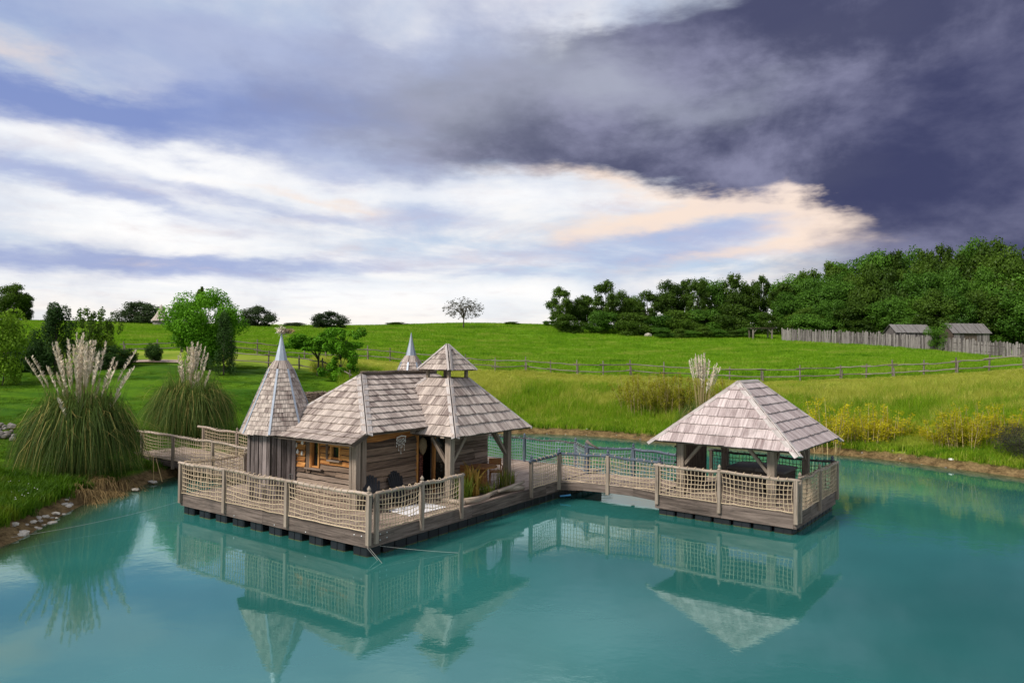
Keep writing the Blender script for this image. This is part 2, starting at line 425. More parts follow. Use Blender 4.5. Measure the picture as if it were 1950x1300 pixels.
# ------------------------------------------------------------------ mesh building
class MB:
    """collects boxes, beams, tubes and prisms, then links them as one mesh object"""

    def __init__(self):
        self.v, self.f, self.uv, self.t, self.mi = [], [], [], [], []

    def raw(self, verts, faces, uvs=None, tint=None, mi=0):
        b = len(self.v)
        self.v.extend([tuple(p) for p in verts])
        t = rnd.random() if tint is None else tint
        self.t.extend([t] * len(verts))
        for i, fc in enumerate(faces):
            self.f.append([b + k for k in fc])
            self.uv.append(uvs[i] if uvs else [(0, 0)] * len(fc))
            self.mi.append(mi)

    def box(self, c, ax, ay, az, dx, dy, dz, tint=None, mi=0):
        """centre c, unit axes, full sizes; the grain runs along ax"""
        c = Vector(c)
        ax, ay, az = Vector(ax), Vector(ay), Vector(az)
        if ax.cross(ay).dot(az) < 0:
            az = -az
        P = [c + ax * (sx * dx / 2) + ay * (sy * dy / 2) + az * (sz * dz / 2) for sx in (-1, 1) for sy in (-1, 1) for sz in (-1, 1)]
        fs = [(0, 1, 3, 2), (4, 6, 7, 5), (0, 4, 5, 1), (2, 3, 7, 6), (0, 2, 6, 4), (1, 5, 7, 3)]
        uo, vo = rnd.random() * 9, rnd.random() * 9
        L = [(0, 0), (0, dz), (dy, dz), (dy, 0)]
        uvs = [[(uo + a, vo + b) for a, b in L], [(uo + a, vo + b) for a, b in ((0, 0), (dy, 0), (dy, dz), (0, dz))],
               [(uo, vo), (uo + dx, vo), (uo + dx, vo + dz), (uo, vo + dz)], [(uo, vo), (uo, vo + dz), (uo + dx, vo + dz), (uo + dx, vo)],
               [(uo, vo), (uo, vo + dy), (uo + dx, vo + dy), (uo + dx, vo)], [(uo, vo), (uo + dx, vo), (uo + dx, vo + dy), (uo, vo + dy)]]
        self.raw(P, fs, uvs, tint, mi)
        return self

    def beam(self, p0, p1, w, h, upv=(0, 0, 1), tint=None, mi=0):
        p0, p1 = Vector(p0), Vector(p1)
        a = (p1 - p0)
        L = a.length
        a = a / L
        u = Vector(upv)
        s = a.cross(u)
        if s.length < 1e-4:
            s = a.cross(Vector((1, 0, 0)))
        s.normalize()
        u = s.cross(a).normalized()
        return self.box((p0 + p1) / 2, a, s, u, L, w, h, tint, mi)

    def tube(self, path, r, sides=6, tint=None, caps=True, mi=0):
        path = [Vector(p) for p in path]
        n = len(path)
        rr = r if hasattr(r, '__len__') else [r] * n
        V, fs, uvs = [], [], []
        uo, vo = rnd.random() * 9, rnd.random() * 9
        ref = None
        acc = 0
        lens = []
        for i in range(n):
            d = (path[min(i + 1, n - 1)] - path[max(i - 1, 0)])
            if d.length < 1e-9:
                d = Vector((0, 0, 1))
            d.normalize()
            if ref is None:
                ref = d.cross(Vector((0, 0, 1)))
                if ref.length < 0.05:
                    ref = d.cross(Vector((1, 0, 0)))
            ref = (ref - d * ref.dot(d)).normalized()
            b = d.cross(ref)
            if i:
                acc += (path[i] - path[i - 1]).length
            lens.append(acc)
            for k in range(sides):
                a = 2 * math.pi * k / sides
                V.append(path[i] + (ref * math.cos(a) + b * math.sin(a)) * rr[i])
        per = 2 * math.pi * max(rr)
        for i in range(n - 1):
            for k in range(sides):
                k2 = (k + 1) % sides
                fs.append((i * sides + k, i * sides + k2, (i + 1) * sides + k2, (i + 1) * sides + k))
                v0, v1 = vo + per * k / sides, vo + per * (k + 1) / sides
                uvs.append([(uo + lens[i], v0), (uo + lens[i], v1), (uo + lens[i + 1], v1), (uo + lens[i + 1], v0)])
        if caps:
            fs.append(tuple(reversed(range(sides))))
            uvs.append([(uo, vo)] * sides)
            fs.append(tuple((n - 1) * sides + k for k in range(sides)))
            uvs.append([(uo, vo)] * sides)
        self.raw(V, fs, uvs, tint, mi)
        return self

    def prism(self, poly, nrm, th, gdir=None, tint=None, mi=0):
        """planar polygon (3D points, counter-clockwise seen from +nrm) extruded by th along -nrm"""
        nrm = Vector(nrm).normalized()
        poly = [Vector(p) for p in poly]
        n = len(poly)
        V = poly + [p - nrm * th for p in poly]
        g = Vector(gdir).normalized() if gdir is not None else (poly[1] - poly[0]).normalized()
        s = nrm.cross(g)
        uo, vo = rnd.random() * 9, rnd.random() * 9
        U = [(uo + p.dot(g), vo + p.dot(s)) for p in poly]
        fs = [tuple(range(n)), tuple(reversed(range(n, 2 * n)))]
        uvs = [U, list(reversed(U))]
        for i in range(n):
            j = (i + 1) % n
            fs.append((i, n + i, n + j, j))
            uvs.append([U[i], (U[i][0], U[i][1] + th), (U[j][0], U[j][1] + th), U[j]])
        self.raw(V, fs, uvs, tint, mi)
        return self

    def lathe(self, base, prof, sides=12, axis=(0, 0, 1), tint=None, mi=0):
        base, ax = Vector(base), Vector(axis).normalized()
        a = ax.cross(Vector((1, 0, 0)) if abs(ax.x) < 0.9 else Vector((0, 1, 0))).normalized()
        b = ax.cross(a)
        V, fs, uvs = [], [], []
        for (r, h) in prof:
            for k in range(sides):
                t = 2 * math.pi * k / sides
                V.append(base + ax * h + (a * math.cos(t) + b * math.sin(t)) * r)
        for i in range(len(prof) - 1):
            for k in range(sides):
                k2 = (k + 1) % sides
                fs.append((i * sides + k, i * sides + k2, (i + 1) * sides + k2, (i + 1) * sides + k))
                c0, c1 = k / sides * 2 * prof[i][0] * 3.14, (k + 1) / sides * 2 * prof[i][0] * 3.14
                uvs.append([(prof[i][1], c0), (prof[i][1], c1), (prof[i + 1][1], c1), (prof[i + 1][1], c0)])
        fs.append(tuple(reversed(range(sides))))
        uvs.append([(0, 0)] * sides)
        fs.append(tuple((len(prof) - 1) * sides + k for k in range(sides)))
        uvs.append([(0, 0)] * sides)
        self.raw(V, fs, uvs, tint, mi)
        return self

    def mesh(self, name, mats, origin=(0, 0, 0), smooth=False):
        o = Vector(origin)
        me = bpy.data.meshes.new(name)
        me.from_pydata([(p[0] - o.x, p[1] - o.y, p[2] - o.z) for p in self.v], [], self.f)
        for m in (mats if isinstance(mats, (list, tuple)) else [mats]):
            me.materials.append(M[m] if isinstance(m, str) else m)
        uvl = me.uv_layers.new(name='UVMap')
        flat = [c for fc in self.uv for p in fc for c in p]
        uvl.data.foreach_set('uv', flat)
        at = me.attributes.new('tint', 'FLOAT', 'POINT')
        at.data.foreach_set('value', self.t)
        me.polygons.foreach_set('material_index', self.mi)
        if smooth:
            me.polygons.foreach_set('use_smooth', [True] * len(me.polygons))
        me.update()
        return me

    def build(self, name, mats, parent=None, smooth=False, origin=None):
        org = origin if origin is not None else (org_of(parent) if parent else Vector((0, 0, 0)))
        me = self.mesh(name, mats, org, smooth)
        o = bpy.data.objects.new(name, me)
        COL.objects.link(o)
        if parent:
            o.parent = parent
        else:
            o.location = org
        ORG[o.name] = Vector(org)
        return o


ORG = {}


def org_of(o):
    return ORG.get(o.name, Vector((0, 0, 0)))


def tag(o, label=None, cat=None, group=None, kind=None):
    if label: o['label'] = label
    if cat: o['category'] = cat
    if group: o['group'] = group
    if kind: o['kind'] = kind
    return o


def thing(name, loc, label, cat, group=None):
    o = bpy.data.objects.new(name, None)
    o.empty_display_size = 0.2
    COL.objects.link(o)
    o.location = loc
    ORG[o.name] = Vector(loc)
    return tag(o, label, cat, group)


def inst(name, me, parent, mw):
    """an object that shares mesh me, placed by world matrix mw under a thing whose parts have identity rotation"""
    o = bpy.data.objects.new(name, me)
    COL.objects.link(o)
    o.parent = parent
    o.matrix_local = Matrix.Translation(-org_of(parent)) @ mw
    return o


def copy_tree(src, loc, rotz=0.0, scale=(1, 1, 1), label=None, group=None):
    c = src.copy()
    COL.objects.link(c)
    c.location = loc
    c.rotation_euler = (0, 0, rotz)
    c.scale = scale
    if label: c['label'] = label
    if group: c['group'] = group
    for ch in src.children:
        k = ch.copy()
        COL.objects.link(k)
        k.parent = c
        for gch in ch.children:
            q = gch.copy()
            COL.objects.link(q)
            q.parent = k
    return c


def np_mesh(name, V, Q, mat, tint=None, uv=None):
    """big quad mesh from arrays"""
    me = bpy.data.meshes.new(name)
    V = np.asarray(V, dtype=np.float32)
    Q = np.asarray(Q, dtype=np.int32)
    k = Q.shape[1]
    me.vertices.add(len(V))
    me.vertices.foreach_set('co', V.ravel())
    me.loops.add(Q.size)
    me.loops.foreach_set('vertex_index', Q.ravel())
    me.polygons.add(len(Q))
    me.polygons.foreach_set('loop_start', np.arange(0, Q.size, k, dtype=np.int32))
    me.polygons.foreach_set('loop_total', np.full(len(Q), k, dtype=np.int32))
    if tint is not None:
        at = me.attributes.new('tint', 'FLOAT', 'POINT')
        at.data.foreach_set('value', np.asarray(tint, dtype=np.float32))
    me.materials.append(M[mat] if isinstance(mat, str) else mat)
    me.update(calc_edges=True)
    me.validate()
    return me


def link(name, me, parent=None, loc=None):
    o = bpy.data.objects.new(name, me)
    COL.objects.link(o)
    if parent: o.parent = parent
    if loc is not None: o.location = loc
    ORG[o.name] = Vector(loc) if loc is not None else Vector((0, 0, 0))
    return o


# ------------------------------------------------------------------ terrain
SHORE = [(-14.8, 20.7), (-15.3, 23.2), (-16.1, 26.75), (-16.0, 29.3), (-15.7, 32.2), (-15.2, 34.4), (-14.6, 38.0), (-12.5, 43.0), (-8.0, 48.5), (-3.0, 51.8),
         (1.04, 52.6), (4.85, 51.8), (8.34, 49.8), (9.84, 48.2), (14.5, 45.4), (19.8, 42.7), (21.9, 40.7), (23.4, 38.2), (25.4, 35.0), (28.5, 30.0), (31.0, 20.0),
         (32.0, 5.0), (28.0, -10.0), (12.0, -18.0), (-8.0, -15.0), (-14.5, -2.0), (-15.0, 10.0)]


def smooth_closed(pts, it=2):
    for _ in range(it):
        q = []
        for i in range(len(pts)):
            a, b = pts[i], pts[(i + 1) % len(pts)]
            q.append((a[0] * .75 + b[0] * .25, a[1] * .75 + b[1] * .25))
            q.append((a[0] * .25 + b[0] * .75, a[1] * .25 + b[1] * .75))
        pts = q
    return pts


SH = np.array(smooth_closed(SHORE, 2))


def shore_dist(x, y):
    """signed distance to the shore line, positive on land"""
    x, y = np.asarray(x, float), np.asarray(y, float)
    P = np.stack([x.ravel(), y.ravel()], 1)
    best = np.full(len(P), 1e9)
    inside = np.zeros(len(P), bool)
    n = len(SH)
    for i in range(n):
        a, b = SH[i], SH[(i + 1) % n]
        d = b - a
        t = np.clip(((P - a) @ d) / (d @ d), 0, 1)
        q = a + t[:, None] * d
        best = np.minimum(best, np.hypot(*(P - q).T))
        if a[1] != b[1]:
            c = ((a[1] > P[:, 1]) != (b[1] > P[:, 1])) & (P[:, 0] < (b[0] - a[0]) * (P[:, 1] - a[1]) / (b[1] - a[1]) + a[0])
            inside ^= c
    return np.where(inside, -best, best).reshape(x.shape)


FENCE_MAIN = [(440, 668, 70), (540, 680, 70), (620, 684, 70), (700, 686, 69), (830, 697, 68), (1000, 707, 67), (1200, 715, 65), (1330, 722, 63.5), (1450, 727, 62), (1600, 723, 60),
              (1700, 719, 58), (1820, 713, 56), (1950, 704, 53)]
FENCE_LAWN = [(441, 692, 62), (511, 698, 61.5), (570, 704, 60.5), (615, 711, 58.5), (646, 724, 55.5), (667, 735, 53)]
CTRL = FENCE_MAIN + FENCE_LAWN + [
    (0, 840, 33), (0, 700, 58), (0, 612, 110), (120, 700, 57), (200, 880, 31), (250, 690, 58), (250, 622, 112), (450, 812, 40), (480, 626, 115),
    (600, 770, 43.5), (690, 626, 125), (880, 617, 140), (900, 650, 105), (900, 815, 54.5), (1000, 810, 55), (1200, 640, 124), (1200, 815, 52), (1450, 640, 120),
    (1200, 676, 88), (1700, 660, 100), (1950, 684, 85), (1600, 845, 45), (1950, 850, 38.5), (1040, 620, 138), (1700, 645, 132), (1950, 655, 125),
    (330, 700, 56), (0, 612, 140), (690, 622, 150), (880, 617, 155), (1500, 632, 150)]
cp = [at_d(*c) for c in CTRL]
cpts = [(p.x, p.y, p.z) for p in cp] + [(-60, 10, 2.5), (-60, -60, 3), (0, -60, 2), (70, -60, 3), (75, 20, 4), (45, 10, 1.8), (-28, 8, 1.4), (-120, 60, 5), (130, 60, 6),
                                        (-140, 200, 11), (0, 220, 11), (160, 200, 11), (-250, 400, 10), (250, 400, 10), (300, -100, 6), (-300, -100, 6)]
cpts = np.array(cpts)


def tps_fit(P, lam=25.0):
    n = len(P)
    xy = P[:, :2] / 50.0
    r = np.hypot(xy[:, None, 0] - xy[None, :, 0], xy[:, None, 1] - xy[None, :, 1])
    K = np.where(r > 0, r, 0) + 0.002 * lam * 0.02 * np.eye(n)
    K = -K
    A = np.zeros((n + 3, n + 3))
    A[:n, :n] = K
    A[:n, n] = A[n, :n] = 1
    A[:n, n + 1:] = xy
    A[n + 1:, :n] = xy.T
    b = np.concatenate([P[:, 2], np.zeros(3)])
    return xy, np.linalg.solve(A, b)


TXY, TW = tps_fit(cpts)


def hz(x, y):
    x, y = np.asarray(x, float), np.asarray(y, float)
    shp = x.shape
    q = np.stack([x.ravel(), y.ravel()], 1) / 50.0
    out = np.empty(len(q))
    n = len(TXY)
    for s in range(0, len(q), 20000):
        qq = q[s:s + 20000]
        r = np.hypot(qq[:, None, 0] - TXY[None, :, 0], qq[:, None, 1] - TXY[None, :, 1])
        out[s:s + 20000] = (-r) @ TW[:n] + TW[n] + qq @ TW[n + 1:]
    out = out.reshape(shp)
    d = shore_dist(x, y)
    t = np.clip(d / 7.0, 0, 1)
    t = t * t * (3 - 2 * t)
    b = np.clip(d / 0.9, 0, 1)
    bank = 0.42 * b * b * (3 - 2 * b) + 0.03 * np.clip(d, 0, 8)
    land = bank * (1 - t) + np.maximum(out, 0.5) * t
    water = -np.minimum(1.6, 0.30 * -np.minimum(d, 0)) - 0.02
    return np.where(d > 0, land, water)


def hz1(x, y):
    return float(hz(np.array([x]), np.array([y]))[0])


def ground_at(px, d):
    """point of the ground seen in column px (of 1950) at distance d"""
    p = at_d(px, 660, d)
    return Vector((p.x, d, hz1(p.x, d)))


def fence_d(tanaz, line):
    xs = np.array([at_d(*c).x / c[2] for c in line])
    ds = np.array([c[2] for c in line])
    return np.interp(tanaz, xs, ds)


T650 = (655 - 975) / F


def zone_masks(x, y):
    """weights: lawn, tall grass, dirt"""
    d = shore_dist(x, y)
    ta = np.where(y > 1, x / np.maximum(y, 1), np.where(x > 0, 9, -9))
    fm = fence_d(ta, FENCE_MAIN)
    fl = np.where(ta < T650 - 0.15, 60.0, fence_d(ta, FENCE_LAWN))
    left = 1 / (1 + np.exp((ta - T650) * 60))
    lawn = left / (1 + np.exp((y - fl) * 1.5)) * (y > -30)
    behind = 1 / (1 + np.exp(-(y - fm) * 1.2))
    tall = (1 - lawn) * (1 - behind)
    dirt = 1 / (1 + np.exp((d - 0.75) * 6))
    return lawn, tall, dirt, d


def build_ground():
    xs = np.concatenate([np.linspace(-700, -160, 12, endpoint=False), np.linspace(-160, -32, 40, endpoint=False), np.linspace(-32, 36, 160, endpoint=False), np.linspace(36, 160, 50, endpoint=False),
                         np.linspace(160, 700, 12)])
    ys = np.concatenate([np.linspace(-400, -40, 10, endpoint=False), np.linspace(-40, 14, 24, endpoint=False), np.linspace(14, 74, 150, endpoint=False), np.linspace(74, 175, 70, endpoint=False),
                         np.linspace(175, 900, 16)])
    X, Y = np.meshgrid(xs, ys)
    Z = hz(X, Y)
    d = shore_dist(X, Y)
    bmp = np.array([mnoise.noise(Vector((a * 0.21, b * 0.21, 0))) for a, b in zip(X.ravel(), Y.ravel())]).reshape(X.shape)
    bm2 = np.array([mnoise.noise(Vector((a * 0.7, b * 0.7, 5))) for a, b in zip(X.ravel(), Y.ravel())]).reshape(X.shape)
    Z = Z + np.clip(d / 6, 0, 1) * 0.10 * bmp + np.clip((d + 1) / 2, 0, 1) * 0.05 * bm2
    lawn, tall, dirt, _ = zone_masks(X, Y)
    V = np.stack([X.ravel(), Y.ravel(), Z.ravel()], 1)
    nx, ny = len(xs), len(ys)
    i, j = np.meshgrid(np.arange(nx - 1), np.arange(ny - 1))
    a = (j * nx + i).ravel()
    Q = np.stack([a, a + 1, a + nx + 1, a + nx], 1)
    m, g, out = new_mat('meadow, lawn and bank soil')
    pos = g.node('ShaderNodeNewGeometry').outputs['Position']
    px, py, pz = g.sep(pos)
    n1 = g.noise(pos, 0.09, 6, 0.6)
    st = g.noise(g.comb(g.mul(px, 0.10), g.mul(py, 0.5), 0.0), 1.0, 7, 0.6, 0.5)
    n3 = g.noise(pos, 2.2, 6, 0.7)
    n4 = g.noise(pos, 9.0, 4, 0.7)
    fine = g.add(g.mul(n3, 0.6), g.mul(n4, 0.4))
    meadow = g.mix(g.ss(g.add(g.mul(n1, 0.5), g.mul(st, 0.5)), 0.38, 0.62), (0.090, 0.22, 0.004), (0.23, 0.39, 0.014))
    meadow = g.mix(g.mul(g.ss(g.noise(pos, 0.35, 7, 0.68, 0.6), 0.52, 0.70), 0.75), meadow, (0.31, 0.40, 0.040))
    meadow = g.mix(g.mul(g.ss(g.noise(g.vmath('ADD', pos, (40, 9, 3)), 0.22, 6, 0.65, 0.4), 0.52, 0.70), 0.6), meadow, (0.045, 0.15, 0.008))
    meadow = g.mix(g.ss(fine, 0.38, 0.62), g.mix(0.6, meadow, (0.03, 0.11, 0.006)), meadow)
    lawnc = g.mix(g.ss(st, 0.35, 0.65), (0.036, 0.105, 0.001), (0.105, 0.215, 0.003))
    lawnc = g.mix(g.mul(g.ss(g.noise(pos, 0.45, 7, 0.68, 0.6), 0.50, 0.72), 0.55), lawnc, (0.13, 0.20, 0.008))
    lawnc = g.mix(g.ss(fine, 0.35, 0.68), g.mix(0.5, lawnc, (0.012, 0.055, 0.004)), lawnc)
    tallc = g.mix(g.ss(n1, 0.4, 0.6), (0.11, 0.19, 0.006), (0.24, 0.29, 0.030))
    dirtc = g.mix(g.ss(fine, 0.35, 0.7), (0.060, 0.038, 0.016), (0.27, 0.185, 0.085))
    c = g.mix(g.attr('lawn'), meadow, lawnc)
    c = g.mix(g.attr('tall'), c, tallc)
    edge = g.add(g.attr('dirt'), g.mul(g.sub(n3, 0.5), 0.5))
    c = g.mix(g.ss(edge, 0.3, 0.7), c, dirtc)
    principled(g, out, c, 0.95, 0.1, normal=bump(g, fine, 0.7, 0.08))
    me = np_mesh('ground', V, Q, m)
    for nm, arr in (('lawn', lawn), ('tall', tall), ('dirt', dirt)):
        at = me.attributes.new(nm, 'FLOAT', 'POINT')
        at.data.foreach_set('value', arr.ravel().astype(np.float32))
    me.polygons.foreach_set('use_smooth', [True] * len(me.polygons))
    o = link('ground', me)
    tag(o, kind='structure')


build_ground()


def build_water():
    c = SH.mean(0)
    # a sheet a little wider than the shore line, sloping nowhere: its rim is buried in the bank
    nrm = []
    n = len(SH)
    for i in range(n):
        t = SH[(i + 1) % n] - SH[i - 1]
        q = np.array([t[1], -t[0]]) / np.hypot(*t)
        if shore_dist(np.array([SH[i][0] + q[0] * .3]), np.array([SH[i][1] + q[1] * .3]))[0] < 0:
            q = -q
        nrm.append(SH[i] + q * 0.5)
    ring = np.array(nrm)
    area2 = sum(ring[i][0] * ring[(i + 1) % n][1] - ring[(i + 1) % n][0] * ring[i][1] for i in range(n))
    if area2 < 0:
        ring = ring[::-1]   # the surface must face up for the Fresnel term
    rings = []
    for ins in (0.0, 0.9, 1.9, 3.4):
        rr = []
        for i in range(n):
            t = ring[(i + 1) % n] - ring[i - 1]
            q = np.array([-t[1], t[0]]) / np.hypot(*t)
            rr.append(ring[i] + q * ins)
        rings.append(rr)
    Vw = [(q[0], q[1], 0.0) for rr in rings for q in rr]
    Fw = [(k * n + i, k * n + (i + 1) % n, (k + 1) * n + (i + 1) % n, (k + 1) * n + i) for k in range(3) for i in range(n)] + [tuple(3 * n + i for i in range(n))]
    me = bpy.data.meshes.new('pond_water')
    me.from_pydata(Vw, [], Fw)
    at = me.attributes.new('deep', 'FLOAT', 'POINT')
    at.data.foreach_set('value', [v for v in (0.0, 0.15, 0.7, 1.0) for i in range(n)])
    me.update()
    m, g, out = new_mat('milky turquoise pond water')
    pos = g.node('ShaderNodeNewGeometry').outputs['Position']
    px, py, pz = g.sep(pos)
    n1 = g.noise(g.comb(g.mul(px, 0.9), g.mul(py, 1.1), 0.0), 1.6, 4, 0.55)
    n2 = g.noise(pos, 7.0, 3, 0.5)
    big = g.noise(pos, 0.10, 3, 0.5)
    calm = g.ss(big, 0.35, 0.65, 0.25, 1.0)
    hgt = g.mul(g.add(g.mul(n1, 0.7), g.mul(n2, 0.16)), calm)
    bmp = bump(g, hgt, 0.20, 0.035)
    col = g.mix(g.ss(big, 0.3, 0.7), (0.018, 0.116, 0.098), (0.030, 0.172, 0.155))
    col = g.mix(g.attr('deep'), (0.040, 0.046, 0.014), col)
    dif = g.node('ShaderNodeBsdfDiffuse')
    g._in(dif.inputs[0], col)
    gl = g.node('ShaderNodeBsdfGlossy')
    gl.inputs['Roughness'].default_value = 0.035
    g._in(gl.inputs[0], (0.80, 1.0, 1.0))
    g.l.new(bmp, gl.inputs['Normal'])
    fr = g.node('ShaderNodeFresnel')
    fr.inputs['IOR'].default_value = 2.25
    g.l.new(bmp, fr.inputs['Normal'])
    mx = g.node('ShaderNodeMixShader')
    g.l.new(fr.outputs[0], mx.inputs[0])
    g.l.new(dif.outputs[0], mx.inputs[1])
    g.l.new(gl.outputs[0], mx.inputs[2])
    g.l.new(mx.outputs[0], out.inputs[0])
    me.materials.append(m)
    o = link('pond_water', me)
    tag(o, kind='structure')


build_water()

# ------------------------------------------------------------------ deck frames
CA = Vector((-4.0, 20.19, 0))
E1 = Vector((math.cos(R(145.6)), math.sin(R(145.6)), 0))
E2 = Vector((E1.y, -E1.x, 0))
CB = Vector((9.30, 23.25, 0))
B1 = Vector((math.cos(R(142.5)), math.sin(R(142.5)), 0))
B2 = Vector((B1.y, -B1.x, 0))
UP = Vector((0, 0, 1))
DZ = 0.71
RZ = 1.82


def A(u, v, z=0.0): return CA + E1 * u + E2 * v + UP * z
def B(u, v, z=0.0): return CB + B1 * u + B2 * v + UP * z


UA, VA = 9.4, 14.2
UB, VB = 4.88, 5.1
# ------------------------------------------------------------------ roofs
def clip_poly(poly, a, b):
    """keep the part of a 2D polygon to the left of the line a->b"""
    out = []
    n = len(poly)

    def side(p): return (b[0] - a[0]) * (p[1] - a[1]) - (b[1] - a[1]) * (p[0] - a[0])
    for i in range(n):
        p, q = poly[i], poly[(i + 1) % n]
        sp, sq = side(p), side(q)
        if sp >= 0: out.append(p)
        if sp * sq < 0:
            t = sp / (sp - sq)
            out.append((p[0] + (q[0] - p[0]) * t, p[1] + (q[1] - p[1]) * t))
    return out


SHCACHE = {}


def shingle_face(roof, mat, a, b, tb, ta, row, wpool, budget, rest, seed=0, th=0.026):
    """shingle rows on the face a-b (eave, left to right seen from outside), tb-ta (top)"""
    r = random.Random(seed)
    a, b, tb, ta = Vector(a), Vector(b), Vector(tb), Vector(ta)
    ex = (b - a).normalized()
    n = ex.cross(ta - a)
    if n.length < 1e-6: n = ex.cross(tb - a)
    n.normalize()
    ey = n.cross(ex)

    def to2(p):
        q = p - a
        return (q.dot(ex), q.dot(ey))
    face = [to2(a), to2(b), to2(tb), to2(ta)]
    if (tb - ta).length < 1e-4: face = face[:3]
    hgt = face[2][1]
    rows = max(1, round(hgt / row))
    e = hgt / rows
    base = 0.016
    for k in range(rows):
        y0 = k * e - (0.02 if k == 0 else 0)
        y1 = min(k * e + e * 1.25, hgt)
        f0, f1 = max(y0, 0) / hgt, min(1, (k + 1) * e / hgt)
        xl = face[0][0] + (face[-1][0] - face[0][0]) * f0
        xr = face[1][0] + (face[2][0] - face[1][0]) * f0
        x = xl - r.random() * wpool[0] * 0.8
        while x < xr:
            w = wpool[r.randrange(len(wpool))]
            gap = 0.007
            dy = r.uniform(-0.016, 0.012)
            poly = [(x + gap / 2, y0 + dy), (x + w - gap / 2, y0 + dy), (x + w - gap / 2, y1), (x + gap / 2, y1)]
            whole = poly
            for i in range(len(face)):
                if i == 0: continue
                p, q = face[i], face[(i + 1) % len(face)]
                if abs(p[0] - q[0]) + abs(p[1] - q[1]) < 1e-5: continue
                poly = clip_poly(poly, p, q)
                if len(poly) < 3: break
            x0s = x
            x += w
            if len(poly) < 3: continue
            area = abs(sum(poly[i][0] * poly[(i + 1) % len(poly)][1] - poly[(i + 1) % len(poly)][0] * poly[i][1] for i in range(len(poly)))) / 2
            if area < 0.004: continue
            L = y1 - y0
            lift = th * 1.7 + r.uniform(0, 0.010)
            tilt = math.atan2(lift, max(L, 0.05))
            # local frame: x across, y up the slope, z out of the roof, tilted so that the lower edge stands proud
            ey2 = (ey * math.cos(tilt) - n * math.sin(tilt)).normalized()
            n2 = ex.cross(ey2)
            if budget[0] > 0:
                budget[0] -= 1
                rot = Matrix((ex, ey2, n2)).transposed().to_4x4()
                o = a + ex * x0s + ey * y0 + n * (base + lift + th)
                if poly == whole and k:
                    key = (mat, round(w, 4), round(L, 2), r.randrange(3))
                    if key not in SHCACHE:
                        mb = MB()
                        loc = [(p[0] - x0s, p[1] - y0, 0) for p in poly]
                        mb.prism(loc, (0, 0, 1), th, (0, 1, 0))
                        SHCACHE[key] = mb.mesh('shingle', mat)
                    me = SHCACHE[key]
                else:
                    mb = MB()
                    mb.prism([(p[0] - x0s, p[1] - y0, 0) for p in poly], (0, 0, 1), th, (0, 1, 0))
                    me = mb.mesh('shingle', mat)
                inst('shingle', me, roof, Matrix.Translation(o) @ rot)
            else:
                rest.prism([a + ex * p[0] + ey * y0 + ey2 * (p[1] - y0) + n * (base + lift + th) for p in poly], n2, th, ey)


def hip_board(roof, mat, p0, p1, n1, n2, w=0.15, th=0.03, lift=0.065, ext=0.12):
    """two boards meeting along a hip from the low end p0 to the high end p1"""
    p0, p1 = Vector(p0), Vector(p1)
    d = (p1 - p0).normalized()
    p0 = p0 - d * ext
    for n in (n1, n2):
        n = Vector(n).normalized()
        s = n.cross(d).normalized()
        other = n2 if n is n1 else n1
        mid = (Vector(n1).normalized() + Vector(n2).normalized())
        if s.dot(mid) > 0: s = -s
        mb = MB()
        mb.box((p0 + p1) / 2 + n * lift + s * (w / 2 - 0.012), d, s, n, (p1 - p0).length, w, th)
        mb.build('hip_board', mat, roof)


def fnormal(a, b, c):
    return (Vector(b) - Vector(a)).cross(Vector(c) - Vector(a)).normalized()


def wavy_board(mb, p0, p1, h, outn, th=0.03, tiltout=0.02, seed=0, amp=0.018, mi=0):
    """a waney-edged board from p0 to p1 (lower edge), height h, standing out of the wall along outn"""
    r = random.Random(seed)
    p0, p1, outn = Vector(p0), Vector(p1), Vector(outn).normalized()
    d = (p1 - p0)
    L = d.length
    d.normalize()
    if d.cross(UP).dot(outn) < 0:
        p0, p1, d = p1, p0, -d
    n = max(2, int(L / 0.28))
    low = []
    off = r.random() * 99
    for i in range(n + 1):
        x = L * i / n
        low.append(p0 + d * x + UP * (amp * 2 * mnoise.noise(Vector((x * 1.7 + off, off, 0)))) + outn * tiltout)
    hi = [p0 + UP * (h - 0.036) + outn * 0.004, p0 + d * L + UP * (h - 0.036) + outn * 0.004]
    poly = low + [hi[1], hi[0]]
    nn = (poly[-1] - poly[0]).cross(d)
    nn = -nn if nn.dot(outn) < 0 else nn
    mb.prism([p + outn * th for p in poly], nn, th, d)


def log_path(p0, p1, wob=0.02, n=7, sag=0.0, seed=0):
    p0, p1 = Vector(p0), Vector(p1)
    off = seed * 3.7
    out = []
    for i in range(n + 1):
        t = i / n
        k = wob * (1 if 0 < i < n else 0.2)
        out.append(p0.lerp(p1, t) + Vector((k * mnoise.noise(Vector((t * 3 + off, 0, 0))), k * mnoise.noise(Vector((0, t * 3 + off, 0))),
                                            1.4 * k * mnoise.noise(Vector((0, 0, t * 3 + off))) - sag * 4 * t * (1 - t))))
    return out


